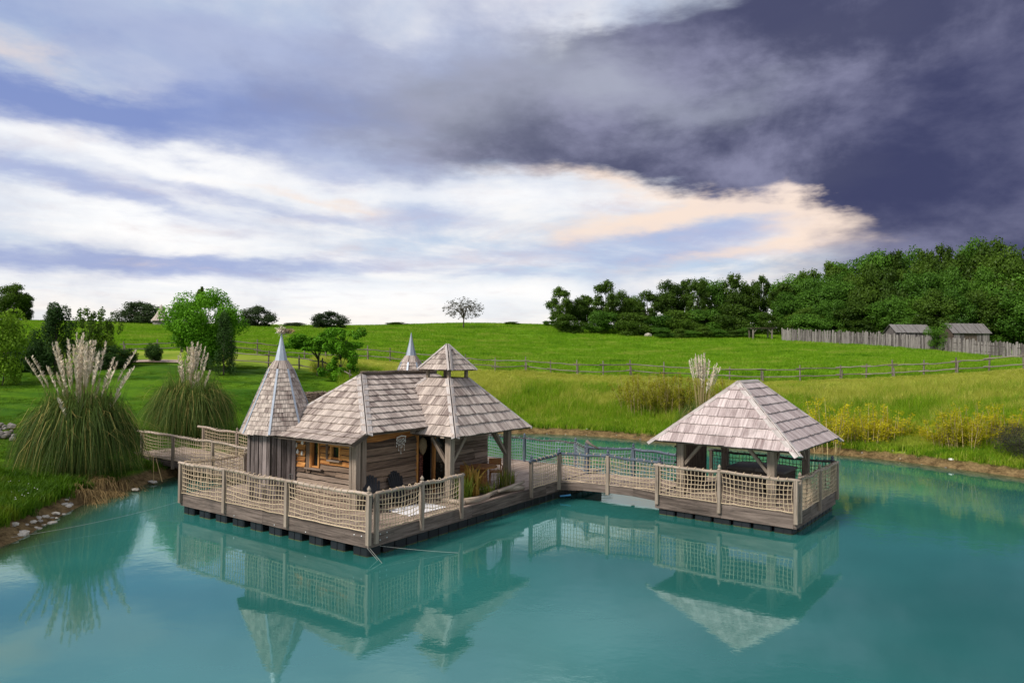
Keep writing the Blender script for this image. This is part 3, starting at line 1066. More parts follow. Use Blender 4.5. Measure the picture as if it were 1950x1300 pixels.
# ------------------------------------------------------------------ rope net railings
def net_mesh(p0, p1, z0a, z0b, z1a, z1b, cell=0.135, rad=0.0125, sag=0.05, seed=0):
    """one net bay between two posts; z0 bottom, z1 top at both ends"""
    r = random.Random(seed)
    p0, p1 = Vector(p0), Vector(p1)
    L = (p1 - p0).length
    d = (p1 - p0) / L
    nrm = d.cross(UP)
    nc = max(3, int(L / cell))
    hh = (z1a - z0a + z1b - z0b) / 2
    nr = max(3, int(hh / cell))
    off = r.random() * 50

    def node(i, j):
        s, t = i / nc, j / nr
        edge = 4 * s * (1 - s)
        mid = 4 * t * (1 - t)
        x = s + (0.5 - s) * 0.07 * mid * (1 if L < 1.5 else 1.5 / L) * (1 - edge * 0.6)
        zb, zt = z0a + (z0b - z0a) * s, z1a + (z1b - z1a) * s
        z = zb + (zt - zb) * t - sag * edge * mid - (0.03 * edge if 0 < t < 1 else 0)
        jit = 0.019
        q = p0 + d * (x * L)
        w = Vector((s * 7 + off, t * 5, off))
        out = 0.035 * edge * mid * mnoise.noise(Vector((off, s * 3, t * 2))) * 2
        return Vector((q.x, q.y, z)) + nrm * out + d * (jit * mnoise.noise(w) * 1.6) + UP * (jit * mnoise.noise(w + Vector((31, 7, 3))) * 1.6)
    G = [[node(i, j) for j in range(nr + 1)] for i in range(nc + 1)]
    mb = MB()
    for j in range(nr + 1):
        mb.tube([G[i][j] for i in range(nc + 1)], rad * (1.5 if j in (0, nr) else 1), 4, caps=False)
    for i in range(nc + 1):
        mb.tube([G[i][j] for j in range(nr + 1)], rad * r.uniform(.85, 1.15), 4, caps=False)
    for i in range(nc + 1):
        for j in range(1, nr):
            q, k = G[i][j], rad * r.uniform(1.5, 2.1)
            mb.raw([q + d * k, q - d * k, q + nrm * k, q - nrm * k, q + UP * k, q - UP * k], [(0, 2, 4), (2, 1, 4), (1, 3, 4), (3, 0, 4), (2, 0, 5), (1, 2, 5), (3, 1, 5), (0, 3, 5)])
    return mb


def finial(parent, p, mat):
    mb = MB()
    mb.lathe(p, [(0.075, 0), (0.075, 0.03), (0.035, 0.05), (0.06, 0.10), (0.055, 0.13), (0.008, 0.20)], 8)
    mb.build('finial', mat, parent)


def rail_run(label, posts, group, lowz=0.40, floorz=DZ, post_mat='post', rail_mat='log', net_mat='rope', rail_r=0.055, caps=(), cap_mat='log', over=0.12, extend=(True, True), rope=False, w=0.12, sagk=0.05):
    """posts: list of (point, rail height); a railing of posts, top rails and rope nets"""
    base = posts[0][0].copy()
    base.z = floorz
    t = thing('net_railing', base, label, 'railing', group)
    for k, (p, z) in enumerate(posts):
        mb = MB()
        d = (posts[min(k + 1, len(posts) - 1)][0] - posts[max(k - 1, 0)][0])
        d.z = 0
        d.normalize()
        mb.box(Vector((p.x, p.y, (lowz + z) / 2)), UP, d, d.cross(UP), z - lowz, w, w)
        mb.build('post', post_mat, t)
        if k in caps:
            finial(t, Vector((p.x, p.y, z + 0.045)), cap_mat)
    for k in range(len(posts) - 1):
        (p, z), (q, y) = posts[k], posts[k + 1]
        a, b = Vector((p.x, p.y, z)), Vector((q.x, q.y, y))
        d = (b - a).normalized()
        a2 = a - d * (over if (k == 0 and extend[0]) else 0.0)
        b2 = b + d * (over if (k == len(posts) - 2 and extend[1]) else 0.03)
        mb = MB()
        sd = rnd.random() * 50
        rr = [rail_r * (1 + 0.22 * mnoise.noise(Vector((i * 0.9, sd, 0)))) for i in range(11)]
        mb.tube(log_path(a2, b2, 0.05 if not rope else 0.02, 10, 0.10 if rope else 0.02, sd), rr if not rope else 0.022, 8 if not rope else 5)
        mb.build('rope_rail' if rope else 'rail', rail_mat, t, smooth=True)
        ins = d.copy(); ins.z = 0; ins.normalize()
        mb = net_mesh(p + ins * 0.085, q - ins * 0.085, floorz + 0.05, floorz + 0.05, z - 0.04, y - 0.04, seed=int(rnd.random() * 1e6), sag=sagk * rnd.uniform(.6, 1.7) + (0.06 if rope else 0))
        mb.build('rope_net', net_mat, t)
        # lacing of the net round the rail
        mb = MB()
        n = int((b - a).length / 0.27)
        for i in range(1, n):
            c = a.lerp(b, i / n)
            s = d.cross(UP)
            pts = [c + s * (0.065 * math.cos(x)) + UP * (0.065 * math.sin(x)) + d * (0.03 * x / 6.28) for x in [j * 6.2832 / 6 for j in range(7)]]
            mb.tube(pts, 0.012, 3, caps=False)
        tag(mb.build('lacing', net_mat, t), kind='stuff')
    return t


# ------------------------------------------------------------------ the two floating decks
def floating_deck(fn, UU, VV, label, floats_left, e1, e2, ztop=DZ, lo=0.30):
    t = thing('floating_deck', fn(0, 0, 0), label, 'floating deck')
    th = 0.09
    # fascia boards, each side in lengths
    def side(p0, p1, outn, nb, hh=(lo, ztop - 0.005)):
        for k in range(nb):
            q0, q1 = p0.lerp(p1, k / nb), p0.lerp(p1, (k + 1) / nb)
            d = (q1 - q0).normalized()
            mb = MB()
            mb.box((q0 + q1) / 2 + UP * ((hh[0] + hh[1]) / 2) + outn * 0.002, d, outn, UP, (q1 - q0).length - 0.008, th, hh[1] - hh[0])
            mb.build('fascia_board', 'fascia', t)
    side(fn(0.0, -th / 2), fn(UU, -th / 2), -e2, 2)
    side(fn(-th / 2, -th), fn(-th / 2, VV), -e1, 3)
    side(fn(UU + th / 2, 0), fn(UU + th / 2, VV), e1, 2)
    side(fn(0, VV + th / 2), fn(UU, VV + th / 2), e2, 2)
    # planks along e2
    w = 0.145
    n = int(UU / w)
    w = UU / n
    cache = []
    segs = max(1, round(VV / 4.2))
    for k in range(4):
        mb = MB()
        mb.box((0, 0, 0), (1, 0, 0), (0, 1, 0), (0, 0, 1), VV / segs - 0.008, w - 0.010, 0.035)
        cache.append(mb.mesh('plank', 'deck'))
    rot = Matrix((e2, e1, UP)).transposed().to_4x4()
    rest = MB()
    cnt = 0
    for i in range(n):
        sh = rnd.uniform(-0.3, 0.3)
        for s in range(segs):
            z = ztop - 0.0175 + rnd.uniform(-0.004, 0.004)
            c = fn((i + 0.5) * w, (s + 0.5) * VV / segs, z)
            inst('plank', cache[rnd.randrange(4)], t, Matrix.Translation(c) @ rot)
    # under-frame
    mb = MB()
    mb.box(fn(UU / 2, VV / 2, ztop - 0.13), e1, e2, UP, UU - 0.05, VV - 0.05, 0.14)
    mb.build('deck_frame', 'beam', t)
    # plastic floats
    def float_mesh(L, D, Hh):
        mb = MB()
        b = 0.04
        prof = [(-L / 2 + b, -D / 2), (L / 2 - b, -D / 2), (L / 2, -D / 2 + b), (L / 2, D / 2 - b), (L / 2 - b, D / 2), (-L / 2 + b, D / 2), (-L / 2, D / 2 - b), (-L / 2, -D / 2 + b)]
        n = 8
        zs = [(-0.35, 1.0, 0), (0.0, 1.0, 1), (0.022, 1.0, 0), (Hh - 0.03, 1.0, 0), (Hh, 0.95, 0)]
        V = [(x * s, y * s, z) for z, s, _ in zs for x, y in prof]
        for i in range(len(zs) - 1):
            fs = [(i * n + k, i * n + (k + 1) % n, (i + 1) * n + (k + 1) % n, (i + 1) * n + k) for k in range(n)]
            mb.raw(V, fs, None, 0.5, 1 if zs[i][2] else 0)
        mb.raw([V[4 * n + k] for k in range(n)], [tuple(range(n))], None, 0.5)
        # a centre rib and a recessed lug
        mb.box((0, -D / 2 - 0.004, Hh / 2), (0, 0, 1), (1, 0, 0), (0, 1, 0), Hh * 0.98, 0.02, 0.02)
        return mb.mesh('float', ['float', 'algae'])
    fm = float_mesh(0.62, 0.55, lo - 0.015)
    rot = Matrix((e1, e2, UP)).transposed().to_4x4()
    n = floats_left
    for k in range(n):
        inst('float', fm, t, Matrix.Translation(fn(0.36 + k * (UU - 0.72) / (n - 1), 0.28, 0.0)) @ rot)
    fm2 = float_mesh(0.46, 0.5, lo - 0.015)
    rot2 = Matrix((e2, -e1, UP)).transposed().to_4x4()
    n2 = int((VV - 0.5) / 0.5)
    for k in range(n2):
        inst('float', fm2, t, Matrix.Translation(fn(0.26, 0.85 + k * 0.5, 0.0)) @ rot2)
    return t


deckA = floating_deck(A, UA, VA, 'large weathered plank deck on black floats carrying the cabin', 10, E1, E2)
deckB = floating_deck(B, UB, VB, 'small plank deck on black floats carrying the open pavilion', 7, B1, B2, lo=0.23)
# corner bolts on the near corner of the large deck
for (v, z) in ((0.35, 0.62), (0.35, 0.45), (0.62, 0.62), (0.62, 0.47)):
    mb = MB()
    mb.lathe(A(-0.09, v, z), [(0.022, 0), (0.022, 0.012), (0.008, 0.02)], 8, axis=-E1)
    mb.build('bolt', 'steel', deckA)
for u in (0.2, 0.5, 2.6, 4.1, 6.2):
    mb = MB()
    mb.lathe(A(u, -0.09, 0.36 if u > 1 else 0.60), [(0.022, 0), (0.022, 0.012), (0.008, 0.02)], 8, axis=-E2)
    mb.build('bolt', 'steel', deckA)

GR = 'rope net railings round the decks and bridges'
o = 0.09
rail_run('front railing of four posts on the large deck, sagging rope nets facing the open water', [(A(9.34, -o - .04), RZ), (A(6.72, -o - .04), RZ + .03), (A(3.47, -o - .04), RZ), (A(-o - .02, -o - .04), RZ)], GR, caps=(3,), cap_mat='log')
rail_run('short net railing with pointed post cap in front of the black armchairs', [(A(-o - .04, 0.14), RZ), (A(-o - .04, 2.08), RZ), (A(-o - .04, 4.02), RZ)], GR, caps=(1,), extend=(False, True))
rail_run('narrow net railing between the pond planter and the footbridge', [(A(-o - .04, 8.28), RZ - .05), (A(-o - .04, 10.33), RZ + 0.02)], GR, caps=(0, 1), cap_mat='bluecast_wood', rail_mat='bluecast_wood', extend=(True, False))
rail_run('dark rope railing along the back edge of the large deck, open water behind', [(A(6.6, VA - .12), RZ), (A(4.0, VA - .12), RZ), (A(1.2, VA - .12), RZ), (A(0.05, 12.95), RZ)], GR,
         caps=(1, 2, 3), cap_mat='bluecast_wood', rail_mat='ropedark', net_mat='bluecast_rope', post_mat='bluecast_wood', rail_r=0.035, w=0.10)
rail_run('drooping rope railing on the short left side of the large deck', [(A(UA + o, 0.10), RZ), (A(UA + o, 2.6), RZ)], GR, rail_mat='rope', rope=True, extend=(False, False), caps=(1,), sagk=0.10)


# ------------------------------------------------------------------ footbridges
def bridge(label, path, width_dir, width, mats, plank_mat='deck'):
    """path: list of 3D points on the near edge, floor level; width_dir unit vector to the far edge"""
    t = thing('footbridge', path[0], label, 'footbridge')
    wd = Vector(width_dir)
    for s in (0, 1):
        off = wd * (0.05 if s == 0 else width - 0.05)
        for k in range(len(path) - 1):
            mb = MB()
            mb.beam(path[k] + off - UP * 0.19, path[k + 1] + off - UP * 0.19, 0.10, 0.30)
            mb.build('side_beam', 'fascia', t)
    tot = sum((path[k + 1] - path[k]).length for k in range(len(path) - 1))
    n = int(tot / 0.15)
    mb = MB()
    mb.box((0, 0, 0), (1, 0, 0), (0, 1, 0), (0, 0, 1), width + 0.04, 0.138, 0.035)
    pm = mb.mesh('plank', plank_mat)
    acc = 0
    for k in range(len(path) - 1):
        L = (path[k + 1] - path[k]).length
        m_ = max(1, round(L / 0.15))
        d = (path[k + 1] - path[k]).normalized()
        u = wd.cross(d)
        if u.z < 0: u = -u
        rot = Matrix((wd, d, u)).transposed().to_4x4()
        for i in range(m_):
            c = path[k].lerp(path[k + 1], (i + 0.5) / m_) + wd * (width / 2) - u * 0.02
            inst('plank', pm, t, Matrix.Translation(c) @ rot)
    return t


bA0, bA1 = A(-0.12, 10.42, DZ), B(UB + 0.12, 0.42, DZ)
mid = (bA0 + bA1) / 2 + UP * 0.10
wdir = A(0, 1) - A(0, 0)
bridge('arched plank footbridge linking the cabin deck to the pavilion deck', [bA0, bA0.lerp(mid, .5) + UP * .035, mid, mid.lerp(bA1, .5) + UP * .035, bA1], wdir, 2.35, None)
nb = lambda p, dv: Vector((p.x, p.y, 0)) + wdir * dv
rail_run('net railing tinted with reflected blue on the near side of the arched footbridge', [(nb(bA0, 0.0) , RZ + .02), (nb(mid, 0.0), RZ + .10), (nb(bA1, 0.0), RZ)], GR, caps=(1, 2), cap_mat='bluecast_wood', rail_mat='bluecast_wood', net_mat='rope', floorz=DZ + .03, extend=(False, True))
rail_run('dark net railing tinted with reflected blue on the far side of the arched footbridge', [(nb(bA0, 2.35), RZ + .02), (nb(mid, 2.35), RZ + .12), (nb(bA1, 2.35), RZ + .02)], GR, caps=(0, 1, 2), cap_mat='bluecast_wood', rail_mat='bluecast_wood', post_mat='bluecast_wood', net_mat='bluecast_rope', floorz=DZ + .03)
mbd = MB()
hp = nb(bA0, 2.35) + UP * 1.95
mbd.tube([hp - E1 * 0.55 - UP * 0.12, hp - E1 * 0.2 + UP * 0.02, hp + E1 * 0.05 + UP * 0.16], [0.03, 0.05, 0.09], 8)
od = mbd.build('driftwood', 'fence', smooth=True, origin=hp)
tag(od, 'forked grey driftwood branch fixed on the far bridge post', 'driftwood')

gw0, gw1 = A(UA + 0.12, 3.75, DZ), A(20.0, 3.75, DZ + 0.16)
bridge('left gangway of planks between the grassy bank and the cabin deck', [gw0, gw0.lerp(gw1, .5), gw1], E2, 2.6, None)
rail_run('near log railing with rope net on the left gangway', [(A(19.2, 3.72), RZ + .14), (A(16.5, 3.72), RZ + .1), (A(13.4, 3.72), RZ + .06), (A(9.9, 3.72), RZ)], GR, floorz=DZ + .04, over=0.9)
rail_run('far log railing with rope net on the left gangway', [(A(18.4, 6.42), RZ + .15), (A(15.6, 6.42), RZ + .08), (A(12.6, 6.42), RZ + .04), (A(9.9, 6.42), RZ)], GR, floorz=DZ + .04, caps=(1, 2), over=0.5)

# pavilion deck railings
rail_run('front net railing of the pavilion deck with sagging cream net', [(B(UB - .05, -o - .04), RZ), (B(2.48, -o - .04), RZ + .02), (B(-o, -o - .04), RZ)], GR, caps=(1,))
rail_run('right side net railing of the pavilion deck, knotty log on top', [(B(-o - .04, 0.16), RZ), (B(-o - .04, 2.6), RZ), (B(-o - .04, VB + .05), RZ)], GR, caps=(0, 1), extend=(False, True))
rail_run('dark net railing at the back of the pavilion deck', [(B(0.05, VB + .10), RZ), (B(2.3, VB + .10), RZ), (B(4.9, VB + .10), RZ)], GR, caps=(0, 1), cap_mat='bluecast_wood', rail_mat='ropedark', net_mat='ropedark', post_mat='beam', rail_r=0.045, sagk=0.02)

# ------------------------------------------------------------------ cabin
cab = thing('cabin', A(4.2, 5.5, DZ), 'wooden cabin with hipped shingle roof and horizontal plank walls', 'cabin')
RZC = 5.0
ru = 4.2
rv0, rv1 = 3.61, 7.7
eF = A(1.84, 1.66, 3.2); eL = A(6.45, 1.66, 3.2)
eF2 = A(1.84, 1.05, 2.92); eL2 = A(6.2, 1.05, 2.92)
eBR = A(1.84, 8.75, 3.2); eBL = A(6.56, 8.75, 3.2)
r0, r1 = A(ru, rv0, RZC), A(ru, rv1, RZC)
mb = MB()
for poly in ((eL, eF, r0), (eL2, eF2, eF, eL), (eF, eBR, r1, r0), (eBL, eL, r0, r1), (eBR, eBL, r1)):
    n = fnormal(*poly[:3])
    if n.z < 0:
        poly = tuple(reversed(poly)); n = -n
    mb.prism([p - n * 0.004 for p in poly], n, 0.05)
roof = mb.build('roof', 'beam', cab)
budget = [292]
rest = MB()
wp = (0.15, 0.18, 0.2, 0.22, 0.16, 0.25)
shingle_face(roof, 'shingle', eL2, eF2, eF, eL, 0.34, wp, budget, rest, 3)
shingle_face(roof, 'shingle', eL, eF, r0, r0, 0.31, wp, budget, rest, 1)
# right face: the part in front of the gazebo first
def cabright(vend_low, vend_top, bud, v_start=None):
    a = eF if v_start is None else A(1.84, v_start[0], 3.2)
    ta = r0 if v_start is None else A(ru, v_start[1], RZC)
    shingle_face(roof, 'shingle', a, A(1.84, vend_low, 3.2), A(ru, vend_top, RZC), ta, 0.31, wp, bud, rest, 2)
cabright(5.2, 7.4, budget)
cabright(8.75, rv1, [0], (5.2, 7.4))
shingle_face(roof, 'shingle', eBL, eL, r0, r1, 0.31, (0.22, 0.26, 0.3), [0], rest, 4)
rest_o = rest.build('shingles', 'shingle', roof)
tag(rest_o, kind='stuff')
nL, nR, nBk, nL2 = fnormal(eL, eF, r0), fnormal(eF, eBR, r1), fnormal(eBL, eL, r0), fnormal(eL2, eF2, eF)
hip_board(roof, 'hip', eF, r0, nL, nR, 0.17, ext=0.06)
hip_board(roof, 'hip', eL, r0, nL, nBk, 0.12, ext=0.02)
hip_board(roof, 'shingle', eL2, eL, nL2, nBk, 0.09, ext=0.02)
mb = MB(); mb.beam(eF2 + UP * 0.0, eF + UP * 0.0, 0.05, 0.15); mb.build('barge_board', 'beam', roof)
mb = MB()
mb.tube(log_path(r0 + UP * 0.07, r1 + UP * 0.07, 0.03, 16, 0, 3), 0.085, 7)
rc = mb.build('ridge_cap', 'beam', roof, smooth=True)
mb = MB()
for i in range(420):
    v = rnd.uniform(rv0 - 0.05, 7.7)
    c = A(ru + rnd.uniform(-.07, .07), v, RZC + 0.10)
    mb.beam(c, c + Vector((rnd.uniform(-.09, .09), rnd.uniform(-.09, .09), rnd.uniform(.01, .07))), 0.012, 0.006)
tag(mb.build('ridge_straw', 'sticks', roof), kind='stuff')

# walls: dark core panels round the openings, boards in front
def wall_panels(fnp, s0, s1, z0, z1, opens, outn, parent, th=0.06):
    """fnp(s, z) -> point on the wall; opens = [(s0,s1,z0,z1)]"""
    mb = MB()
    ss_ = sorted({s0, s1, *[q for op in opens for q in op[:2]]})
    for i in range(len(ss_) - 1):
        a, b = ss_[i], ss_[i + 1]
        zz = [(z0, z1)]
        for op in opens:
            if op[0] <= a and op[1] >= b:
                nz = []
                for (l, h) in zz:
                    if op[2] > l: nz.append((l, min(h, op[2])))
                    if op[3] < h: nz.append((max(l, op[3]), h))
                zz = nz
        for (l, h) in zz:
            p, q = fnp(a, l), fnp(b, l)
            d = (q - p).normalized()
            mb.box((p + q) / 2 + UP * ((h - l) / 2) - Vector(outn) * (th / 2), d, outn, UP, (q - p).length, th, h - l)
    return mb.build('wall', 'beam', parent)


def boards(fnp, s0, s1, z0, z1, hgt, opens, outn, wall, matf, seed, amp=0.026):
    r = random.Random(seed)
    z = z0
    k = 0
    while z < z1 - 0.05:
        h = min(hgt * r.uniform(0.85, 1.15), z1 - z)
        segs = [(s0, s1)]
        for op in opens:
            if op[2] < z + h * 0.6 and op[3] > z + h * 0.4:
                nz = []
                for (l, q) in segs:
                    if op[0] > l: nz.append((l, min(q, op[0])))
                    if op[1] < q: nz.append((max(l, op[1]), q))
                segs = nz
        for (l, q) in segs:
            if q - l < 0.04: continue
            cut = [l, q] if q - l < 1.6 or r.random() < .45 else [l, l + (q - l) * r.uniform(.35, .65), q]
            for i in range(len(cut) - 1):
                mb = MB()
                wavy_board(mb, fnp(cut[i] + .004, z), fnp(cut[i + 1] - .004, z), h, outn, 0.034, 0.050, r.randrange(999999), amp)
                mb.build('board', matf(z + h / 2, r), wall)
        z += h
        k += 1


cwl = lambda s, z: A(s, 1.85, z)
opL = [(4.28, 4.62, 1.92, 2.86), (3.25, 3.66, 2.30, 2.72)]
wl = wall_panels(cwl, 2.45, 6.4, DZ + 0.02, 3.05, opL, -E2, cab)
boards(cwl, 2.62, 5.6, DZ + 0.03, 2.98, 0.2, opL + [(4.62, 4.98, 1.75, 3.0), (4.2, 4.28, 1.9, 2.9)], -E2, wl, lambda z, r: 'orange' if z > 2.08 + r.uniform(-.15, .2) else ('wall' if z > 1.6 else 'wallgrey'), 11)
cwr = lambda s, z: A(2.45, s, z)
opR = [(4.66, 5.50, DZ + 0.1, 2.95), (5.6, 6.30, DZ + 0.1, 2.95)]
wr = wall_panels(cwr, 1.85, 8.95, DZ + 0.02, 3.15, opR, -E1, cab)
boards(cwr, 2.02, 4.62, DZ + 0.03, 3.12, 0.235, [], -E1, wr, lambda z, r: 'orange' if z > 2.80 else ('wall' if z > 0.9 + r.uniform(0, .5) else 'wallgrey'), 12)
boards(cwr, 6.45, 8.9, DZ + 0.03, 2.95, 0.235, [], -E1, wr, lambda z, r: 'wall' if z > 2.55 else 'wallgrey', 13)
mb = MB()
mb.box(A(4.4, 8.95, 1.9), E1, E2, UP, 3.9, 0.08, 2.4)
mb.box(A(6.35, 5.35, 1.9), E2, E1, UP, 7.1, 0.08, 2.4)
mb.build('rear_wall', 'wallgrey', cab)
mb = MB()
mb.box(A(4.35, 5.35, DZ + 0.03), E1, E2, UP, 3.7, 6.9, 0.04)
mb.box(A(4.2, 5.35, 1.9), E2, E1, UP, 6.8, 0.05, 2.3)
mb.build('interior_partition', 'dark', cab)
for (u, v, w) in ((2.47, 1.80, 0.2), (2.40, 2.02, 0.17), (2.7, 1.80, 0.10)):
    mb = MB()
    mb.box(A(u, v, (DZ + 3.1) / 2 + 0.0), UP, E1, E2, 3.1 - DZ, w, w)
    mb.build('corner_post', 'post', cab)
# tall window with an orange frame, and the small window
def frame_window(fnp, s0, s1, z0, z1, outn, name, mat, fw_=0.05, glass=True):
    f = MB()
    d = (fnp(s1, z0) - fnp(s0, z0)).normalized()
    on = Vector(outn)
    f.box((fnp(s0, z0) + fnp(s0, z1)) / 2 + on * 0.03, UP, d, on, z1 - z0 + fw_, fw_, 0.10)
    f.box((fnp(s1, z0) + fnp(s1, z1)) / 2 + on * 0.03, UP, d, on, z1 - z0 + fw_, fw_, 0.10)
    f.box((fnp(s0, z0) + fnp(s1, z0)) / 2 + on * 0.032, d, UP, on, (fnp(s1, z0) - fnp(s0, z0)).length - fw_, fw_, 0.10)
    f.box((fnp(s0, z1) + fnp(s1, z1)) / 2 + on * 0.032, d, UP, on, (fnp(s1, z0) - fnp(s0, z0)).length - fw_, fw_, 0.10)
    fo = f.build(name, mat, cab)
    if glass:
        g_ = MB()
        g_.box((fnp(s0, z0) + fnp(s1, z1)) / 2 - on * 0.02, d, UP, on, (fnp(s1, z0) - fnp(s0, z0)).length, z1 - z0, 0.012)
        g_.build('pane', 'glass', fo)
    return fo


mg, gg, go_ = new_mat('dark window glass')
principled(gg, go_, (0.012, 0.014, 0.013), 0.06, 0.5)
M['glass'] = mg
f1 = frame_window(cwl, 4.28, 4.62, 1.92, 2.86, -E2, 'window', 'orange')
mb = MB(); mb.box(A(4.45, 1.74, 1.86), E1, E2, UP, 0.85, 0.16, 0.05); mb.build('sill', 'wallgrey', f1)
mb = MB(); mb.box(A(4.80, 1.80, 2.32), UP, E1, E2, 1.25, 0.20, 0.07); mb.build('shutter', 'wall', f1)
mb = MB(); mb.box(A(4.66, 1.785, 2.34), UP, E1, E2, 1.05, 0.06, 0.09); mb.build('shutter_edge', 'orange', f1)
f2 = frame_window(cwl, 3.25, 3.66, 2.30, 2.72, -E2, 'window', 'orange', 0.06)
mb = MB(); mb.box(A(3.45, 1.74, 2.22), E1, E2, UP, 0.62, 0.14, 0.05); mb.build('sill', 'wallgrey', f2)
mb = MB(); mb.box(A(3.84, 1.79, 2.5), UP, E1, E2, 0.5, 0.10, 0.08); mb.build('shutter', 'wall', f2)
# entrance
df = MB()
df.box(A(2.42, 4.64, 1.83), UP, E2, E1, 2.22, 0.07, 0.14)
df.box(A(2.41, 5.55, 1.83), UP, E2, E1, 2.22, 0.09, 0.16)
df.box(A(2.42, 6.36, 1.83), UP, E2, E1, 2.22, 0.09, 0.14)
dfo = df.build('door_frame', 'orange', cab)
mb = MB(); mb.box(A(2.47, 5.97, 1.83), UP, E2, E1, 2.16, 0.68, 0.015); mb.build('glazed_panel', 'glass', dfo)
mb = MB()
for k in range(5):
    mb.box(A(2.60, 5.97, 1.05 + k * 0.36), E2, E1, UP, 0.62, 0.08, 0.03)
mb.build('shelf', 'wallgrey', dfo)
mb = MB()
for k in range(7):
    c = A(3.0 + 0.03 * (k % 2), 4.72 + k * 0.13, 1.9)
    mb.box(c, UP, E2, E1, 2.1, 0.11, 0.02)
mb.build('inner_curtain', 'ropedark', cab)
mb = MB(); mb.box(A(2.46, 5.5, DZ + 0.06), E2, E1, UP, 1.9, 0.22, 0.08); mb.build('threshold', 'wallgrey', cab)

# ------------------------------------------------------------------ turrets
def turret(uc, vc, zoff, label, nshingle, base_z):
    O = A(uc, vc, base_z)
    t = thing('turret', O, label, 'turret')
    cen = A(uc, vc, 0)
    ang0 = math.atan2(-cen.y, -cen.x) + R(22.5) + R(8)
    def ring(r, z): return [Vector((cen.x + r * math.cos(ang0 + k * math.pi / 4), cen.y + r * math.sin(ang0 + k * math.pi / 4), z + zoff)) for k in range(8)]
    # plank walls
    core = MB()
    rr = ring(1.06, 0)
    zt, zb = 3.1 + zoff, base_z
    core.raw([(p.x, p.y, zb) for p in rr] + [(p.x, p.y, zt) for p in rr], [(k, (k + 1) % 8, 8 + (k + 1) % 8, 8 + k) for k in range(8)], None, 0.3)
    wall = core.build('wall', 'beam', t)
    for k in range(8):
        a, b = rr[k], rr[(k + 1) % 8]
        L = (b - a).length
        d = (b - a).normalized()
        nn = Vector((d.y, -d.x, 0))
        m_ = 5
        for i in range(m_):
            for (l, h, ex) in ((base_z + .02, base_z + 0.55, 0.0), (base_z + 0.5, zt - 0.02, 0.028)):
                mb = MB()
                h2 = h if ex == 0 else h
                l2 = l if ex == 0 else l + rnd.uniform(-.05, .08)
                c = a.lerp(b, (i + .5) / m_)
                mb.box(Vector((c.x, c.y, (l2 + h2) / 2)) + nn * (0.015 + ex + rnd.uniform(0, .02)), UP, d, nn, h2 - l2, L / m_ - 0.014 + rnd.uniform(-.035, .004), 0.026)
                mb.build('plank', 'tower', wall)
    # roof
    prof = [(1.36, 2.98), (0.42, 5.2), (0.235, 5.5)]
    R0, R1, R2 = [ring(*p) for p in prof]
    mb = MB()
    for (X, Y) in ((R0, R1), (R1, R2)):
        mb.raw([p * 1 for p in X] + [p * 1 for p in Y], [(k, (k + 1) % 8, 8 + (k + 1) % 8, 8 + k) for k in range(8)], None, 0.3)
    mb.raw(R0, [tuple(reversed(range(8)))], None, 0.3)
    roof = mb.build('roof', 'beam', t)
    bud = [nshingle]
    rest = MB()
    order = sorted(range(8), key=lambda k: -((R0[k] + R0[(k + 1) % 8]) / 2 - cen).normalized().dot(Vector((-cen.x, -cen.y, 0)).normalized()))
    for k in order:
        a, b = R0[k], R0[(k + 1) % 8]
        shingle_face(roof, 'shingle', a, b, R1[(k + 1) % 8], R1[k], 0.155, (0.14, 0.17, 0.2, 0.23), bud, rest, k + 40, 0.012)
        shingle_face(roof, 'shingle', R1[k], R1[(k + 1) % 8], R2[(k + 1) % 8], R2[k], 0.3, (0.14, 0.17), bud, rest, k + 60, 0.010)
    if rest.v: tag(rest.build('shingles', 'shingle', roof), kind='stuff')
    for k in range(8):
        mb = MB()
        nn = Vector((math.cos(ang0 + k * math.pi / 4), math.sin(ang0 + k * math.pi / 4), 0.45))
        mb.beam(R0[k] + nn * 0.045, R1[k] + nn * 0.04, 0.07, 0.012, nn)
        mb.build('zinc_strip', 'zinc', roof)
    mb = MB()
    mb.lathe(Vector((cen.x, cen.y, 0)), [(0.25, 5.44 + zoff), (0.235, 5.5 + zoff), (0.10, 6.05 + zoff), (0.008, 6.52 + zoff)], 8)
    mb.build('spire_cap', 'zinc', roof)
    return t


turret(6.5, 1.9, 0.0, 'tall shingled turret with zinc tip and straw figure, left of the cabin', 230, DZ)
turret(6.5, 8.73, 0.22, 'zinc tipped turret rising behind the cabin ridge', 46, DZ)

# straw bird on the turret tip
tip = A(6.5, 1.9, 6.52)
sf = thing('straw_figure', tip, 'ragged straw bird perched on the tip of the front turret', 'straw figure')
for nm, n_, mat_, x0_, sx_, sz_, tk in (('body', 120, 'sticks', .16, .09, .040, .024), ('breast', 80, 'plume', -.02, .045, .07, .022), ('tail', 50, 'straw', .32, .07, .03, .018)):
    sb = MB()
    for i in range(n_):
        c = tip + Vector((x0_ + rnd.gauss(0, sx_), rnd.gauss(0, .06), rnd.gauss(0.05, sz_)))
        d = Vector((rnd.uniform(-.13, .13), rnd.uniform(-.07, .07), rnd.uniform(-.08, .06)))
        sb.beam(c, c + d, tk, tk * .6)
    tag(sb.build(nm, mat_, sf), kind='stuff')
sn = A(7.3, 4.1, 4.06)
nt_ = thing('stick_nest', A(7.3, 4.1, DZ), 'large bird nest of sticks on a pole behind the cabin roof', 'nest')
nest = MB()
